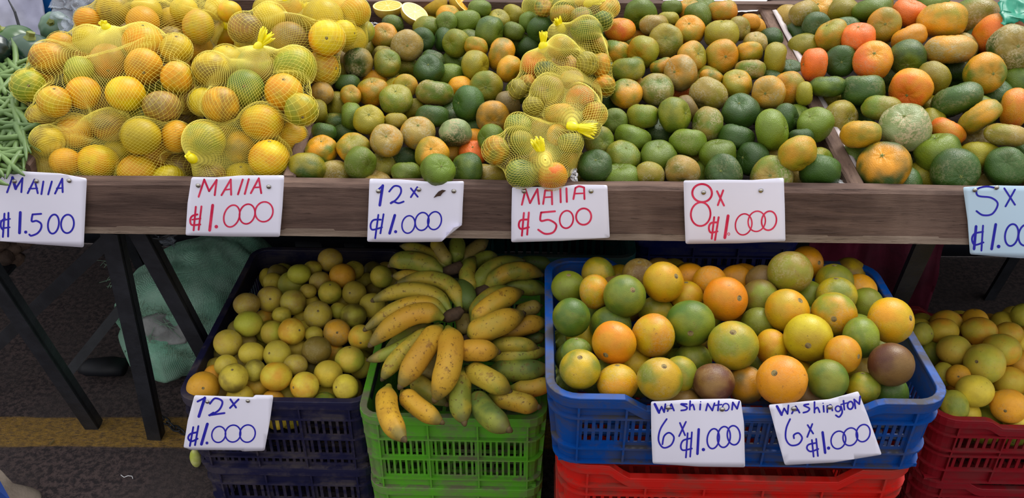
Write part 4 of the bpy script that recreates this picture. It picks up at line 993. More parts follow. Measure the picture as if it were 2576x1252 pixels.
# ------------------------------------------------------------------ plantains
m, t, p = new_mat('plantain_peel'); oi = nd(t, 'ShaderNodeObjectInfo'); W = mth(t, 'MULTIPLY', oi.outputs['Random'], 50.0)
at = nd(t, 'ShaderNodeAttribute', attribute_type='OBJECT', attribute_name='patch'); v = obco(t)
c = mix(t, ramp(t, tex(t, 'noise', v, 14, 3, .6, W), .42, .62), oi.outputs['Color'], at.outputs['Color'])
sp1 = tex(t, 'noise', v, 150, 4, .7, W); sp2 = tex(t, 'noise', scaled(t, v, (1, 1, 1)), 38, 6, .75, W)
c = mix(t, ramp(t, sp1, .57, .66, 0, .75), c, srgb(74, 40, 20)); c = mix(t, ramp(t, sp2, .56, .66, 0, .7), c, srgb(110, 66, 32))
ta = nd(t, 'ShaderNodeAttribute', attribute_type='GEOMETRY', attribute_name='along'); tn_ = mth(t, 'ADD', ta.outputs['Fac'], mth(t, 'MULTIPLY', mth(t, 'SUBTRACT', tex(t, 'noise', v, 30, 3, .6, W), .5), .25))
c = mix(t, ramp(t, tn_, .08, .26, .75, 0), c, srgb(118, 132, 48)); c = mix(t, ramp(t, tn_, .80, .97, 0, .8), c, srgb(96, 94, 50))
t.links.new(c, p.inputs['Base Color']); p.inputs['Roughness'].default_value = .5; p.inputs['Specular IOR Level'].default_value = .3
bump(t, p, tex(t, 'noise', v, 60, 4, .6, W), .2, .003); M_BAN = m
M_BTIP = simple('dark_plantain_tip', srgb(96, 78, 44), .8, .5, 60); M_CROWN = simple('plantain_crown', srgb(76, 56, 38), .85, .4, 50, bmp=.4)
BCOL = {'Y': (190, 148, 42), 'y': (172, 148, 48), 'g': (128, 134, 46), 'G': (84, 102, 44), 'o': (186, 138, 40), 'b': (150, 130, 66)}
S_N = (.43, 1.47, .50)
def cpt(x, y, lift):
    px, py = 880+x/1.8625, 580+y/1.8625; d = at_s(px, py, *S_N)
    return at_d(px, py, d-lift)
def finger(E_, f, rs):
    a_, m1, c_, wd, code, lift = f
    P0 = cpt(a_[0], a_[1], lift[0]); P2 = cpt(c_[0], c_[1], lift[2]); Mm = cpt(m1[0], m1[1], lift[1]); C1 = Mm*2-(P0+P2)*.5
    dep = (Mm-EYE).dot(FWD); rad = wd/1.8625/2/F*dep; n = 22; k = 12
    pts = []; rr_ = []
    for i in range(n+1):
        t_ = i/n; pts.append(P0*(1-t_)**2+C1*2*t_*(1-t_)+P2*t_**2)
        g = min(1, .30+.9*max(0, (t_-.05)/.22)**.9) if t_ < .27 else 1.0
        if t_ > .70: g *= max(.30, 1-((t_-.70)/.30)**2.0*.66)
        rr_.append(rad*g)
    b = MB(); V = []; m_ = n+1; ref = None
    for i in range(m_):
        tt = (pts[min(i+1, n)]-pts[max(i-1, 0)]).normalized()
        if ref is None: ref = tt.cross(FWD).normalized()
        ref = (ref-tt*ref.dot(tt)).normalized(); b2 = tt.cross(ref)
        for j in range(k):
            u = 2*math.pi*j/k; fac = 1+.055*math.cos(5*u+f[3])*min(1, 4*(i/n)*(1-i/n))
            V.append(pts[i]+(ref*math.cos(u)+b2*math.sin(u))*rr_[i]*fac)
    Fc = [(i*k+j, i*k+(j+1) % k, (i+1)*k+(j+1) % k, (i+1)*k+j) for i in range(n) for j in range(k)]+[tuple(range(k))[::-1]]
    # rounded end
    tt = (pts[n]-pts[n-1]).normalized(); base = len(V); V.append(pts[n]+tt*rr_[n]*.6); Fc += [(n*k+j, n*k+(j+1) % k, base) for j in range(k)]
    o = mesh_np('plantain', V, Fc, M_BAN, E_, True)
    at_ = o.data.attributes.new('along', 'FLOAT', 'POINT'); at_.data.foreach_set('value', [min(q//k, n)/n for q in range(len(V))])
    md = o.modifiers.new('smooth', 'SUBSURF'); md.levels = 1; md.render_levels = 1
    def jit(q): g = rs.uniform(.92, 1.06); return srgb(*[min(255, x*g) for x in q])
    A = jit(BCOL[code[0]]); B = jit(BCOL[code[-1]]); o.color = A; o['patch'] = [float(x) for x in B[:3]]
    b = MB(); b.tube([pts[n]-tt*rr_[n]*.1, pts[n]+tt*rr_[n]*.55, pts[n]+tt*rr_[n]*1.1], [rr_[n]*.93, rr_[n]*.72, rr_[n]*.35], 9)
    tp = b.build('tip', M_BTIP, o, True)
HANDS = [
 ('large fan-shaped hand of yellow plantains in the middle of the green crate', (482, 402, .045), [
  ((515, 385), (440, 240), (225, 248), 84, 'yg', (.04, .05, .02)), ((480, 392), (330, 282), (112, 325), 84, 'yg', (.05, .055, .03)), ((455, 400), (300, 345), (75, 460), 84, 'yY', (.055, .065, .04)),
  ((440, 415), (290, 395), (100, 532), 104, 'Yo', (.06, .08, .05)), ((420, 430), (240, 545), (88, 605), 66, 'gb', (.03, .03, .01)), ((425, 440), (262, 560), (155, 692), 84, 'yg', (.03, .045, .03)),
  ((430, 448), (345, 560), (240, 725), 118, 'Yo', (.05, .08, .06)), ((458, 452), (470, 600), (402, 785), 132, 'Yo', (.05, .095, .06)), ((440, 470), (400, 640), (330, 650), 80, 'b', (.0, .0, .0)), ((400, 450), (300, 480), (170, 560), 80, 'gb', (.0, .0, .0)), ((420, 470), (330, 620), (250, 680), 84, 'bg', (.0, -.01, -.02)), ((400, 390), (280, 380), (160, 420), 76, 'b', (.0, .0, -.01)), ((460, 480), (450, 650), (440, 800), 90, 'bG', (.0, -.01, -.0))]),
 ('shaded hand of plantains at the back, under the 12 x card', (478, 190, .03), [
  ((460, 185), (370, 110), (245, 72), 66, 'yg', (.03, .03, .01)), ((450, 205), (300, 140), (192, 160), 92, 'gy', (.04, .05, .03)), ((475, 168), (425, 100), (400, 50), 72, 'yb', (.03, .04, .01)),
  ((490, 150), (500, 90), (505, 40), 84, 'g', (.02, .02, .0)), ((440, 222), (320, 215), (205, 212), 66, 'yo', (.03, .02, .01)), ((520, 160), (570, 100), (640, 50), 74, 'bG', (.0, .0, -.02)), ((560, 180), (620, 130), (690, 125), 66, 'gy', (.0, .0, .0))]),
 ('shaded hand of plantains at the back right of the green crate', (625, 292, .02), [
  ((600, 285), (550, 215), (580, 130), 84, 'gy', (.02, .04, .02)), ((608, 285), (655, 180), (810, 142), 80, 'yg', (.03, .045, .02)), ((630, 290), (745, 195), (895, 205), 92, 'Yg', (.03, .06, .04)),
  ((650, 300), (780, 262), (912, 285), 88, 'Gg', (.0, .015, .01)), ((780, 160), (870, 150), (938, 165), 70, 'G', (-.02, -.01, -.01))]),
 ('hand of plantains with tips pointing right, against the blue crate', (560, 520, .01), [
  ((572, 430), (630, 325), (748, 270), 76, 'gy', (.03, .05, .04)), ((572, 450), (670, 345), (800, 290), 104, 'Yy', (.04, .075, .05)), ((560, 490), (660, 448), (805, 392), 128, 'yY', (.05, .09, .07)),
  ((660, 520), (790, 455), (915, 430), 96, 'Yo', (.0, .04, .03)), ((640, 550), (760, 530), (875, 550), 74, 'yg', (.02, .05, .04)), ((660, 600), (780, 585), (918, 562), 78, 'yg', (.0, .03, .02)),
  ((525, 565), (590, 560), (690, 568), 108, 'Yo', (.05, .085, .07)), ((650, 650), (780, 655), (925, 645), 110, 'Gg', (.0, .02, .02)), ((740, 735), (860, 738), (938, 700), 86, 'yY', (.0, .02, .02)),
  ((770, 390), (840, 365), (892, 352), 74, 'yb', (.0, .02, .02)), ((800, 510), (860, 505), (905, 490), 64, 'bG', (-.02, .0, .0))]),
 ('loose row of plantains hanging over the front rim of the green crate', (500, 640, -.01), [
  ((545, 645), (640, 690), (745, 752), 112, 'yg', (.03, .06, .05)), ((650, 770), (780, 800), (880, 825), 100, 'Yy', (.02, .035, .04)), ((585, 760), (640, 850), (742, 930), 122, 'Gg', (.0, .055, .08)),
  ((530, 645), (515, 770), (535, 895), 112, 'gy', (.03, .05, .05)), ((245, 750), (315, 820), (428, 895), 98, 'Yo', (.03, .05, .05)), ((185, 722), (178, 850), (252, 975), 112, 'oY', (.04, .075, .10)),
  ((290, 690), (350, 735), (450, 810), 92, 'gy', (.01, .01, .0)), ((500, 240), (545, 300), (545, 370), 100, 'G', (.02, .04, .02)), ((530, 400), (540, 440), (545, 480), 90, 'b', (-.01, .0, -.01))]),
]
rs = random.Random(5)
for lab, (cx_, cy_, cl), fs in HANDS:
    E_ = empty('plantain_hand', cpt(cx_, cy_, cl), lab, 'plantains', 'hands of plantains on the green crate')
    for f in fs: finger(E_, f, rs)
    if 'loose' not in lab:
        b = MB(); q = cpt(cx_, cy_, cl+.01); V = []
        b.tube([q+Vector((-.016, .01, -.012)), q+Vector((-.008, 0, 0)), q+Vector((.008, -.002, .008)), q+Vector((.02, .005, .016))], [.008, .013, .013, .007], 10)
        for v_ in range(len(b.v)): b.v[v_] = tuple(Vector(b.v[v_])+Vector((1, 1, 1))*.003*mnoise.noise(Vector(b.v[v_])*90))
        b.build('crown', M_CROWN, E_, True)

# ------------------------------------------------------------------ green woven sack
m, t, p = new_mat('woven_sack'); v = obco(t)
wv = nd(t, 'ShaderNodeTexWave', wave_type='BANDS', bands_direction='X'); wv.inputs['Scale'].default_value = 90; wv.inputs['Distortion'].default_value = 1.5; t.links.new(v, wv.inputs['Vector'])
wz = nd(t, 'ShaderNodeTexWave', wave_type='BANDS', bands_direction='Z'); wz.inputs['Scale'].default_value = 110; wz.inputs['Distortion'].default_value = 1.5; t.links.new(v, wz.inputs['Vector'])
wf = mth(t, 'MULTIPLY', wv.outputs['Fac'], wz.outputs['Fac']); n1 = tex(t, 'noise', v, 7, 4, .6)
c = mix(t, ramp(t, n1, .3, .7), srgb(140, 204, 172), srgb(194, 236, 212)); c = mix(t, ramp(t, wf, .1, .6, .3, 0), c, srgb(40, 84, 70))
t.links.new(c, p.inputs['Base Color']); p.inputs['Roughness'].default_value = .5; bump(t, p, wf, .5, .004); M_SACK = m
M_LINER = simple('white_liner', srgb(160, 162, 160), .7, .3, 20, bmp=.4); M_STRAW = simple('sack_fibres', srgb(136, 172, 146), .7, .3, 30)
E_ = empty('woven_sack', at_z(450, 960, .0), 'torn green woven sack lying behind the trestle legs', 'sack')
sp_ = [(700, 640, 2.36, 95), (610, 680, 2.3, 140), (520, 740, 2.2, 165), (430, 810, 2.1, 170), (370, 860, 2.03, 130), (325, 880, 2.0, 60), (312, 885, 1.99, 12)]
pts = []; rad = []
for i in range(len(sp_)-1):
    for k in range(10):
        t_ = k/10; a_, c_ = sp_[i], sp_[i+1]; q = [a_[j]+(c_[j]-a_[j])*t_ for j in range(4)]; Pq = at_y(q[0], q[1], q[2]); pts.append(Pq); rad.append(q[3]/F*(Pq-EYE).dot(FWD))
rad = [sum(rad[max(0, i-4):i+5])/len(rad[max(0, i-4):i+5]) for i in range(len(rad))]
rad[0] = .01; rad[-1] = .01
for i in range(1, 5): rad[i] *= math.sqrt(i/5); rad[-1-i] *= math.sqrt(i/5+.1)
b = MB(); b.tube(pts, rad, 64, squash=.85); 
for i, q in enumerate(b.v):
    q = Vector(q); j = i//64; C_ = pts[min(j, len(pts)-1)]; n_ = (q-C_); l_ = n_.length
    w1 = -.012*abs(mnoise.noise(Vector((q.x*9+q.z*14, q.y*3, q.x*4-q.z*3))))*1.6+.022*mnoise.fractal(q*Vector((5, 5, 7)), .8, 2.2, 5)+.010*abs(mnoise.noise(q*Vector((16, 16, 10))+Vector((3, 1, 2))))
    q = q+n_.normalized()*w1 if l_ > 1e-4 else q
    if q.z < .004: q.z = .004+.002*mnoise.noise(q*30)
    b.v[i] = tuple(q)
so = b.build('sack_body', M_SACK, E_, True)
# torn mouth: pale liner bulging out, frayed edge and loose fibres
def near_sack(px, py, lift=.0):
    D = ray(px, py); dg = None
    best = min(((Vector(q)-EYE).length for q in b.v if abs((Vector(q)-EYE).dot(RGT)/(Vector(q)-EYE).dot(FWD)*F+1288-px) < 16 and abs((Vector(q)-EYE).dot(DWN)/(Vector(q)-EYE).dot(FWD)*F+626-py) < 16), default=2.4)
    return EYE+D.normalized()*(best-lift)
def patch(name, poly, mat, lift, amp, par, seed=0):
    cx_ = sum(q[0] for q in poly)/len(poly); cy_ = sum(q[1] for q in poly)/len(poly); V = [near_sack(cx_, cy_, lift+.012)]; n = len(poly); Rg = 6
    for r_ in range(1, Rg+1):
        for i in range(n*4):
            a_, c_ = poly[i//4], poly[(i//4+1) % n]; t_ = (i % 4)/4; x, y = a_[0]+(c_[0]-a_[0])*t_, a_[1]+(c_[1]-a_[1])*t_; f_ = r_/Rg
            q = near_sack(cx_+(x-cx_)*f_, cy_+(y-cy_)*f_, lift*(1-f_**3)+.004)
            V.append(q-FWD*amp*mnoise.noise(q*26+Vector((seed, 0, 0))))
    m_ = n*4; Fc = [(0, 1+i, 1+(i+1) % m_) for i in range(m_)]+[(1+(r_-1)*m_+i, 1+r_*m_+i, 1+r_*m_+(i+1) % m_, 1+(r_-1)*m_+(i+1) % m_) for r_ in range(1, Rg) for i in range(m_)]
    o = mesh_np(name, V, Fc, mat, par, True); md = o.modifiers.new('thickness', 'SOLIDIFY'); md.thickness = .003
    return o
patch('liner', [(360, 800), (400, 785), (450, 800), (480, 830), (470, 862), (420, 868), (372, 860)], M_LINER, .004, .030, E_)
0 and patch('dark_tear', [(418, 868), (452, 862), (448, 892), (432, 884)], simple('tear_shadow', srgb(16, 34, 30), .9), .004, .0, E_, 2)
b2 = MB(); rs = random.Random(9)
def fray(poly, n, ln):
    for _ in range(n):
        s_ = rs.random()*(len(poly)-1); i = int(s_); t_ = s_-i; x = poly[i][0]+(poly[i+1][0]-poly[i][0])*t_; y = poly[i][1]+(poly[i+1][1]-poly[i][1])*t_
        q = near_sack(x, y, .006); a_ = rs.uniform(0, 6.28); l_ = ln*rs.uniform(.4, 1.2); d_ = RGT*math.cos(a_)+DWN*math.sin(a_)-FWD*.3
        b2.tube([q, q+d_*l_*.5+DWN*rs.uniform(-.3, .3)*l_, q+d_*l_+RGT*rs.uniform(-.4, .4)*l_], .0007, 4)
fray([(275, 655), (285, 700), (290, 715)], 30, .02); fray([(332, 700), (345, 770), (360, 800), (380, 850)], 60, .022); fray([(345, 770), (400, 782), (450, 790), (490, 800), (520, 808)], 90, .02); fray([(370, 860), (420, 870), (450, 890), (480, 900)], 60, .02)
b2.build('frayed_fibres', M_STRAW, E_)
b2 = MB()
for _ in range(7):
    q = near_sack(rs.uniform(360, 450), rs.uniform(775, 850), .02); a_ = rs.uniform(-.3, 1.3); d_ = RGT*math.cos(a_)+DWN*math.sin(a_); b2.tube([q, q+d_*.03-FWD*.01, q+d_*.065], .0008, 4)
b2.build('loose_straws', M_STRAW, E_)

# ------------------------------------------------------------------ green beans
M_BEAN = simple('green_bean_skin', srgb(98, 124, 66), .5, .25, 14, srgb(72, 98, 48), spec=.45)
rs = random.Random(21); nb = 0; BEANS = []
BD = [(-20, 178, 110, 150, 10), (-10, 160, 80, 168, 12), (-20, 205, 60, 175, 12), (10, 190, 90, 200, 10), (15, 235, 30, 300, 14), (-20, 215, 60, 215, 8), (-15, 240, 50, 195, 9)]
def bean(px0, py0, px1, py1, wd, lift):
    global nb
    S0 = (.90, 1.66, .30); mid = ((px0+px1)/2+rs.uniform(-12, 12), (py0+py1)/2+rs.uniform(-12, 12))
    q = []
    for (x, y), l_ in (((px0, py0), 0), (mid, .008), ((px1, py1), 0)): d = at_s(x, y, *S0); q.append(at_d(x, y, d-lift-l_))
    C1 = q[1]*2-(q[0]+q[2])*.5; n = 12; P = [q[0]*(1-i/n)**2+C1*2*(i/n)*(1-i/n)+q[2]*(i/n)**2 for i in range(n+1)]
    r0 = wd/2/F*1.75; rad = [r0*min(1, .25+3.2*min(i/n, 1-i/n))*(1+.06*math.sin(i*2.3)) for i in range(n+1)]
    b = MB(); b.tube(P, rad, 8); o = b.build('green_bean', M_BEAN, None, True); nb += 1
    g = 'left edge pile'
    tag(o, 'x', 'bean', 'green beans in the pile at the left edge'); BEANS.append((py0+py1, o))
for lay in range(3):
    for i in range(34):
        py = 145+i*8.6+rs.uniform(-8, 8); right = 60 if py < 200 else 52 if py < 300 else 78 if py < 390 else 40
        x = rs.uniform(-30, right); a_ = rs.gauss(0, .5) if rs.random() < .55 else rs.uniform(0, 3.14); l_ = rs.uniform(38, 62)
        bean(x-l_*math.cos(a_), py-l_*math.sin(a_), min(x+l_*math.cos(a_), right+25), py+l_*math.sin(a_), rs.uniform(12, 17), .016-lay*.013)

BEANS.sort(key=lambda q: q[0])
for i, (_, o) in enumerate(BEANS): o['label'] = 'slender green bean in the pile left of the net bags, %s from the top' % ordn(i+1)

# ------------------------------------------------------------------ round squashes, cloth and plastic at the top left
m, t, p = new_mat('squash_skin'); v = obco(t); oi = nd(t, 'ShaderNodeObjectInfo'); n1 = tex(t, 'noise', v, 3, 4, .6, mth(t, 'MULTIPLY', oi.outputs['Random'], 9.0)); n2 = tex(t, 'noise', v, 30, 3, .7)
c = mix(t, ramp(t, n1, .5, .72), oi.outputs['Color'], srgb(116, 140, 40)); c = mix(t, ramp(t, n2, .66, .72, 0, .6), c, srgb(170, 186, 140)); t.links.new(c, p.inputs['Base Color']); p.inputs['Roughness'].default_value = .28; M_SQ = m
def squash(px, py, rpx, Y, pole, label, col):
    c = at_y(px, py, Y); r = rpx/F*(c-EYE).dot(FWD); b = MB(); nu, nv = 48, 20; V = []
    for j in range(nv+1):
        for i in range(nu):
            th, ph = math.pi*j/nv, 2*math.pi*i/nu; k = 1+.03*math.cos(10*ph)*math.sin(th); st = math.sin(th)
            V.append(Vector((st*math.cos(ph)*k, st*math.sin(ph)*k, .82*math.cos(th)-.1*math.exp(-(st/.22)**2)*(1 if th < 1.5 else -1))))
    q = Vector(pole).to_track_quat('Z', 'Y'); Fc = [(j*nu+i, (j+1)*nu+i, (j+1)*nu+(i+1) % nu, j*nu+(i+1) % nu) for j in range(nv) for i in range(nu)]
    E_ = empty('round_squash', c, label, 'squash', 'round squashes at the top left')
    o = mesh_np('squash_body', [c+q@(v_*r) for v_ in V], Fc, M_SQ, E_); o.color = srgb(*col)
    b = MB(); b.tube([c+q@Vector((0, 0, .68))*r, c+q@Vector((.02, 0, .85))*r, c+q@Vector((.06, 0, 1.0))*r], [r*.34, r*.17, r*.19], 5); b.build('stem', M_STEMG, E_, False, bevel=.001)
squash(32, 118, 62, 1.98, (-.4, -.1, .9), 'dark green round squash with a lighter patch at the left edge', (46, 78, 34))
squash(78, 138, 62, 1.92, (.25, -.1, .95), 'dark green round squash with an upright stem above the beans', (34, 62, 44))
squash(140, 68, 40, 2.08, (.1, -.75, .6), 'grey-green round squash showing its pale stem, beneath the clear plastic', (78, 106, 84))
squash(-12, 128, 42, 1.86, (-.5, -.5, .5), 'very dark squash cut off by the left edge', (24, 40, 34))
M_GREY = simple('grey_cloth', srgb(168, 168, 182), .7, .12, 4, srgb(150, 150, 172), bmp=.1)
q0, q1, q2, q3 = at_y(-80, 95, 2.13), at_y(120, 92, 2.13), at_y(98, -40, 2.19), at_y(-80, -40, 2.19)
sheet('sack_cloth', q0, q1, q2, q3, M_GREY, 'pale grey cloth sack standing behind the squashes', 'sack', amp=.010, fr=1.2, thick=-.012, seed=7)
a_, c_ = at_y(18, -6, 2.155), at_y(48, 66, 2.125); b = MB(); b.tube([a_, (a_+c_)/2+Vector((.004, 0, 0)), c_], [.0012, .003, .0035], 5); tag(b.build('cord', M_IRON), 'thin dark cord running down the grey cloth sack', 'cord')
q0, q1, q2, q3 = at_y(92, 40, 2.205), at_y(130, 40, 2.205), at_y(130, -40, 2.21), at_y(92, -40, 2.21)
sheet('blue_sheet', q0, q1, q2, q3, simple('bright_blue', srgb(0, 96, 176), .5), 'bright blue plastic edge behind the grey cloth sack', 'sheet', amp=.002, nu=6, nv=6)
def clearplastic(name, tint, rough=.12, alpha=.2):
    m, t, p = new_mat(name); v = obco(t)
    p.inputs['Base Color'].default_value = tint; p.inputs['Roughness'].default_value = rough; p.inputs['Alpha'].default_value = alpha; p.inputs['Specular IOR Level'].default_value = .9
    bump(t, p, tex(t, 'noise', v, 28, 6, .75), .9, .02); return m
M_CLR = clearplastic('clear_film', srgb(190, 200, 215))
def crumple(name, pxs, Y0, Y1, mat, label, cat, amp=.02, nu=34, nv=26, seed=1):
    (ax_, ay), (bx, by), (cx_, cy_), (dx, dy) = pxs
    q0, q1, q2, q3 = at_y(ax_, ay, Y0), at_y(bx, by, Y0), at_y(cx_, cy_, Y1), at_y(dx, dy, Y1); V = []
    for j in range(nv+1):
        for i in range(nu+1):
            u, w_ = i/nu, j/nv; q = (q0*(1-u)+q1*u)*(1-w_)+(q3*(1-u)+q2*u)*w_
            n_ = amp*(abs(mnoise.noise(Vector((u*5+seed, w_*4, seed))))*2-.5+.5*abs(mnoise.noise(Vector((u*13, w_*11, seed)))))
            V.append(q+Vector((amp*mnoise.noise(Vector((u*4, w_*4, seed+3))), -n_, amp*.6*mnoise.noise(Vector((u*4, w_*4, seed+9))))))
    Fc = [(j*(nu+1)+i, j*(nu+1)+i+1, (j+1)*(nu+1)+i+1, (j+1)*(nu+1)+i) for j in range(nv) for i in range(nu)]
    o = mesh_np(name, V, Fc, mat); md = o.modifiers.new('thickness', 'SOLIDIFY'); md.thickness = .0006
    return tag(o, label, cat)
crumple('plastic_bag', [(150, 85), (225, 80), (235, -30), (120, -30)], 2.0, 2.2, M_CLR, 'crumpled clear plastic bag behind the upper left net bag', 'plastic bag', .03)
M_FILM = simple('white_plastic', srgb(232, 232, 234), .3, .05, 6, bmp=.2, spec=.6)
crumple('plastic_sheet', [(1800, 33), (1905, 28), (1960, -30), (1740, -30)], 2.20, 2.5, M_FILM, 'white plastic sheet over the back board of the middle bin', 'plastic sheet', .003, seed=4)
crumple('plastic_sheet', [(1668, 4), (1830, 24), (1905, -30), (1668, -30)], 2.24, 2.5, M_FILM, 'white plastic film tucked behind the rear mandarins', 'plastic sheet', .003, seed=6)
crumple('plastic_scrap', [(2078, 474), (2126, 474), (2122, 452), (2080, 450)], 1.575, 1.60, M_FILM, 'small white plastic scrap in the front corner of the middle bin', 'plastic scrap', .012, 12, 10, seed=8)
crumple('plastic_scrap', [(1432, 468), (1454, 468), (1450, 424), (1438, 426)], 1.562, 1.572, M_FILM, 'white plastic scrap beside the front small net bag', 'plastic scrap', .008, 10, 14, seed=9)
crumple('plastic_scrap', [(372, 612), (440, 618), (436, 570), (368, 566)], 1.9, 1.95, M_CLR, 'crinkled clear plastic hanging behind the chain', 'plastic scrap', .02, 18, 14, seed=12)
# liner strip along the right divider
V = []; n = 60
for i in range(n+1):
    u = i/n; x = pR.x+(pRb.x-pR.x)*u+.016; y = 1.60+.6*u; z = pR.z+(pRb.z-pR.z)*u
    w_ = .007+.006*abs(mnoise.noise(Vector((u*14, 3, 1))))*(.3+u)
    for dx, dz in ((-.006, .003), (.002, .0045), (w_, .001-.004*mnoise.noise(Vector((u*20, 1, 1)))), (w_+.001, -.012)): V.append((x+dx, y, z+dz))
Fc = [(i*4+k, i*4+k+1, (i+1)*4+k+1, (i+1)*4+k) for i in range(n) for k in range(3)]
o = mesh_np('liner_strip', V, Fc, simple('pale_liner', srgb(196, 184, 182), .6, .15, 30)); md = o.modifiers.new('thickness', 'SOLIDIFY'); md.thickness = .001
tag(o, 'pale plastic liner edge running along the divider right of the middle bin', 'liner')
# teal netting at the top right
m, t, p = new_mat('teal_film'); p.inputs['Base Color'].default_value = srgb(0, 140, 110); p.inputs['Roughness'].default_value = .4; p.inputs['Alpha'].default_value = .75
crumple('teal_bag', [(2520, 60), (2640, 60), (2640, -40), (2505, -40)], 1.98, 2.1, m, 'teal translucent bag at the top right corner', 'plastic bag', .015, seed=15)

# ------------------------------------------------------------------ halved oranges and whole ones at the back
m, t, p = new_mat('orange_flesh'); v = obco(t); 
sx = nd(t, 'ShaderNodeSeparateXYZ'); t.links.new(v, sx.inputs[0]); rr0 = mth(t, 'SQRT', mth(t, 'ADD', mth(t, 'MULTIPLY', sx.outputs['X'], sx.outputs['X']), mth(t, 'MULTIPLY', sx.outputs['Y'], sx.outputs['Y'])))
ang = mth(t, 'ARCTAN2', sx.outputs['Y'], sx.outputs['X']); sg = mth(t, 'ABSOLUTE', mth(t, 'SINE', mth(t, 'MULTIPLY', ang, 5.0)))
wl = mth(t, 'MULTIPLY', ramp(t, sg, .0, .22, 1, 0), ramp(t, rr0, .5, .75, 1, .2)); core = ramp(t, mth(t, 'ADD', rr0, mth(t, 'MULTIPLY', sg, .25)), .18, .26, 1, 0)
c = mix(t, tex(t, 'noise', v, 9, 3, .6), srgb(232, 158, 34), srgb(240, 178, 60)); c = mix(t, mth(t, 'MAXIMUM', wl, core, clamp=True), c, srgb(244, 226, 170)); c = mix(t, ramp(t, rr0, .88, .91), c, srgb(246, 226, 160)); c = mix(t, ramp(t, rr0, .965, .98), c, srgb(222, 180, 50))
t.links.new(c, p.inputs['Base Color']); p.inputs['Roughness'].default_value = .3; M_FLESH = m
def half(px, py, rpx, Y, nrm, label):
    c = at_y(px, py, Y); r = rpx/F*(c-EYE).dot(FWD)
    o = bpy.data.objects.new('orange_half', None); link(o); o.location = c; o.rotation_mode = 'QUATERNION'; o.rotation_quaternion = Vector(nrm).to_track_quat('Z', 'Y'); o.scale = (r, r, r)
    tag(o, label, 'fruit', 'halved oranges at the back')
    n = 40; V = []
    for j in range(13):
        th = math.pi/2+math.pi/2*j/12
        for i in range(n): V.append((math.sin(th)*math.cos(2*math.pi*i/n), math.sin(th)*math.sin(2*math.pi*i/n), .95*math.cos(th)))
    Fc = [(j*n+i, (j+1)*n+i, (j+1)*n+(i+1) % n, j*n+(i+1) % n) for j in range(12) for i in range(n)]
    me = bpy.data.meshes.new('peel'); me.from_pydata(V, [], Fc); me.materials.append(M_ORNG); me.polygons.foreach_set('use_smooth', [True]*len(Fc)); q = bpy.data.objects.new('peel', me); link(q, o)
    q.color = srgb(206, 176, 56); q['patch'] = [float(x) for x in srgb(180, 150, 60)[:3]]; q['scar'] = .3
    V = [(0, 0, .01)]+[(rr_*math.cos(2*math.pi*i/n), rr_*math.sin(2*math.pi*i/n), z_) for rr_, z_ in ((.5, .012), (.9, .008), (1.0, 0)) for i in range(n)]
    Fc = [(0, 1+i, 1+(i+1) % n) for i in range(n)]+[(1+k*n+i, 1+(k+1)*n+i, 1+(k+1)*n+(i+1) % n, 1+k*n+(i+1) % n) for k in range(2) for i in range(n)]
    me = bpy.data.meshes.new('cut_face'); me.from_pydata(V, [], Fc); me.materials.append(M_FLESH); q = bpy.data.objects.new('cut_face', me); link(q, o)
half(975, 14, 37, 2.17, (0, -.10, 1), 'halved orange lying cut side up, leftmost of the halves')
half(1044, 30, 36, 2.13, (.45, -.25, .85), 'halved orange tilted to the right beside the leftmost half')
half(1092, 8, 34, 2.2, (-.5, .35, .8), 'halved orange showing mostly its speckled peel')
half(1162, 2, 34, 2.22, (.75, -.15, .65), 'halved orange standing on edge, rightmost of the halves')
for i, (px, py, r_, Y, col, lb) in enumerate([(1040, 4, 30, 2.30, 'y', 'behind the leftmost halves'), (925, 14, 24, 2.26, 'y', 'between the rear net bag and the halves'), (1085, 42, 20, 2.20, 'Y', 'under the tilted half'), (1120, 12, 24, 2.32, 't', 'behind the speckled half'), (1235, 14, 26, 2.5, 'g', 'blurred, behind the back board'), (1250, 2, 24, 2.6, 'g', 'at the top edge behind the back board'), (1210, -2, 26, 2.6, 'o', 'beyond the rightmost half')]):
    d = (at_y(px, py, Y)-EYE).dot(FWD); f = dict(region='back', kind='orange', pal='orange', px=px, py=py, w=r_*2, h=r_*1.9, ang=0, code=col, pole=None, d=d, part=False, vis=500, fill=True)
    place_fruit(f, '%s whole orange %s' % (CWO[col], lb), 'fruit', 'whole oranges behind the stall')
b = MB(); a_, c_ = at_y(1290, 26, 2.3), at_y(1296, -40, 2.7); b.bar(a_, c_, .06, .02, Vector((0, 0, 1))); tag(b.build('wooden_slat', M_WOODY, bevel=.002), 'pale wooden slat standing behind the back board by the blue tarpaulin', 'slat')
b = MB(); b.box((-2.2, 2.245, .90), (2.4, 3.4, .94)); tag(b.build('rear_shelf', M_WOOD, bevel=.003), 'long wooden shelf behind the stall carrying the halved oranges, widened to block light', 'shelf')  # shelf run across the full width to block light from behind
rs = random.Random(3); b = MB(); c0 = at_y(938, 72, 2.12)
for _ in range(90):
    q = c0+Vector((rs.gauss(0, .013), rs.gauss(0, .012), rs.uniform(-.006, .006))); a_ = rs.uniform(0, 6.28); d_ = Vector((math.cos(a_), .4*math.sin(a_), .5*math.sin(a_)))*.008
    b.tube([q, q+d_+Vector((0, 0, .003)), q+d_*1.8], .0006, 4)
tag(b.build('shredded_net', M_FILM), 'small heap of shredded white netting left of the halved oranges', 'netting', kind='stuff')

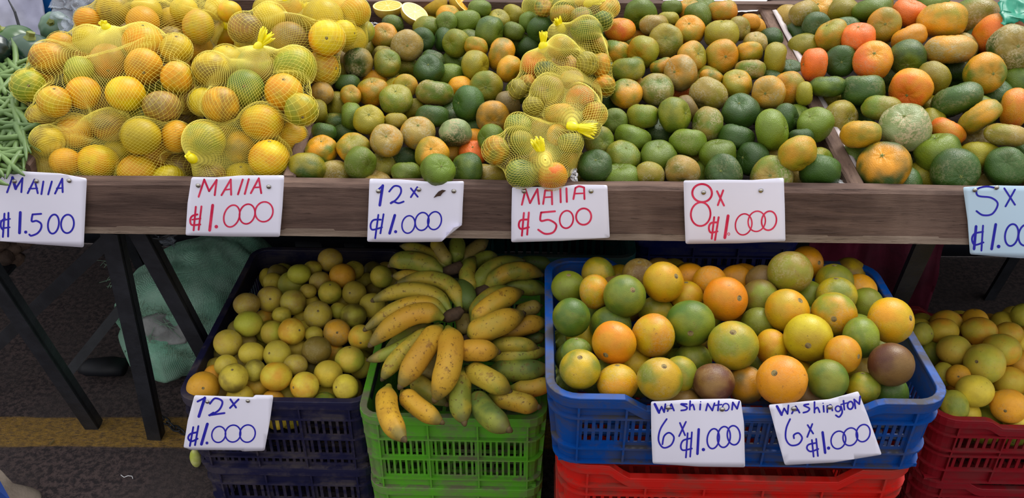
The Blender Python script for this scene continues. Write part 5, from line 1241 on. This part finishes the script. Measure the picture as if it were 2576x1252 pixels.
# ------------------------------------------------------------------ bottom-left corner, roots, debris
M_TAN = simple('tan_sacking', srgb(150, 136, 122), .85, .15, 20, bmp=.4); M_BCL = simple('blue_cloth', srgb(24, 62, 140), .7, .2, 9)
pl_ = [(-40, 1150, .10), (0, 1172, .09), (16, 1205, .06), (40, 1228, .03), (72, 1229, .02), (106, 1226, .015), (112, 1262, .01), (60, 1275, .02), (-40, 1290, .06)]
V = [at_z(x, y, z) for x, y, z in pl_]; cc_ = sum(V, Vector())/len(V)+Vector((0, 0, .02)); V2 = [v_-Vector((0, 0, .012)) for v_ in V]
b = MB(); n = len(V); b.add([cc_]+V+V2, [(0, 1+(i+1) % n, 1+i) for i in range(n)]+[(1+i, 1+(i+1) % n, 1+n+(i+1) % n, 1+n+i) for i in range(n)]+[tuple(range(1+n, 1+2*n))])
E_ = empty('folded_sack', at_z(0, 1230, 0), 'tan sacking with a blue cloth edge at the bottom left corner', 'sack')
o = b.build('sacking', M_TAN, E_, True); md = o.modifiers.new('s', 'SUBSURF'); md.levels = md.render_levels = 2
b = MB(); q = [at_z(-60, 1185, .13), at_z(-2, 1205, .12), at_z(30, 1262, .10), at_z(-60, 1290, .12)]; b.prism([x-Vector((0, 0, .01)) for x in q], q); o = b.build('blue_cloth', M_BCL, E_, False)
# pale knobbly roots in the shade, upper left below the board
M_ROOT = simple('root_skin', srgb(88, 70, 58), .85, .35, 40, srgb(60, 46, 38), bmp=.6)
rs = random.Random(2)
for i, (px, py, r_) in enumerate([(-10, 610, 26), (22, 622, 24), (48, 612, 22), (8, 646, 22), (38, 650, 20), (-14, 652, 24), (66, 606, 18), (18, 668, 16), (-8, 676, 18), (84, 598, 16)]):
    c = at_y(px, py, 1.72+.02*(i % 3)); r = r_/F*(c-EYE).dot(FWD); V = []; nu, nv = 20, 12
    for j in range(nv+1):
        for k in range(nu):
            th, ph = math.pi*j/nv, 2*math.pi*k/nu; d_ = Vector((math.sin(th)*math.cos(ph)*1.3, math.sin(th)*math.sin(ph)*.9, math.cos(th)*.9)); V.append(c+d_*r*(1+.28*mnoise.noise(d_*1.8+Vector((i*7, 0, 0)))))
    o = mesh_np('root_tuber', V, [(j*nu+k, (j+1)*nu+k, (j+1)*nu+(k+1) % nu, j*nu+(k+1) % nu) for j in range(nv) for k in range(nu)], M_ROOT)
    tag(o, 'knobbly brown root tuber in the shade under the leftmost card, %s' % ('%s from the left' % ordn([7, 10, 9, 4, 6, 3, 2, 5, 1, 8].index(i+1)+1) if False else ordn(i+1)+' of the pile'), 'root', 'brown root tubers under the stall')
b = MB(); a_, c_ = at_y(-120, 690, 1.68), at_y(100, 690, 1.68); b.box((a_.x, 1.68, a_.z-.01), (c_.x-.075, 1.77, a_.z)); tag(b.build('root_shelf', M_TARP, bevel=.002), 'dark tray edge holding the root tubers', 'tray')
# litter
b = MB(); c = at_z(492, 1152, .03); V = []
r = 28/F*(c-EYE).dot(FWD); nu, nv = 16, 10
Vv = [c+Vector((math.sin(math.pi*j/nv)*math.cos(2*math.pi*k/nu)*.5, math.sin(math.pi*j/nv)*math.sin(2*math.pi*k/nu)*.5, math.cos(math.pi*j/nv)))*r for j in range(nv+1) for k in range(nu)]
tag(mesh_np('lime_wedge', Vv, [(j*nu+k, (j+1)*nu+k, (j+1)*nu+(k+1) % nu, j*nu+(k+1) % nu) for j in range(nv) for k in range(nu)], simple('lime_rind', srgb(176, 186, 60), .5, .3, 20, srgb(220, 216, 150))), 'cut yellow-green piece of fruit on the floor by the navy crate', 'fruit')
b = MB(); b.tube([at_z(304, 1194, .003), at_z(312, 1200, .004), at_z(322, 1196, .005), at_z(332, 1197, .003), at_z(334, 1203, .002)], .0009, 5); tag(b.build('string', M_FILM), 'short curl of white string on the dark floor', 'string')
b = MB(); a_ = at_z(126, 1118, .002); c_ = at_z(136, 1108, .002); b.bar(a_, c_, .006, .002); tag(b.build('splinter', M_STEM), 'small pale splinter on the yellow floor stripe', 'splinter')
c = at_z(250, 925, .03); b = MB(); b.tube([c+Vector((-.055, 0, -.006)), c+Vector((-.03, 0, .002)), c+Vector((.03, .0, .006)), c+Vector((.07, 0, .004))], [.012, .03, .034, .03], 12, squash=.7); tag(b.build('black_shoe', M_TARP, None, True), 'black rounded object like a shoe toe on the floor by the sack', 'shoe')
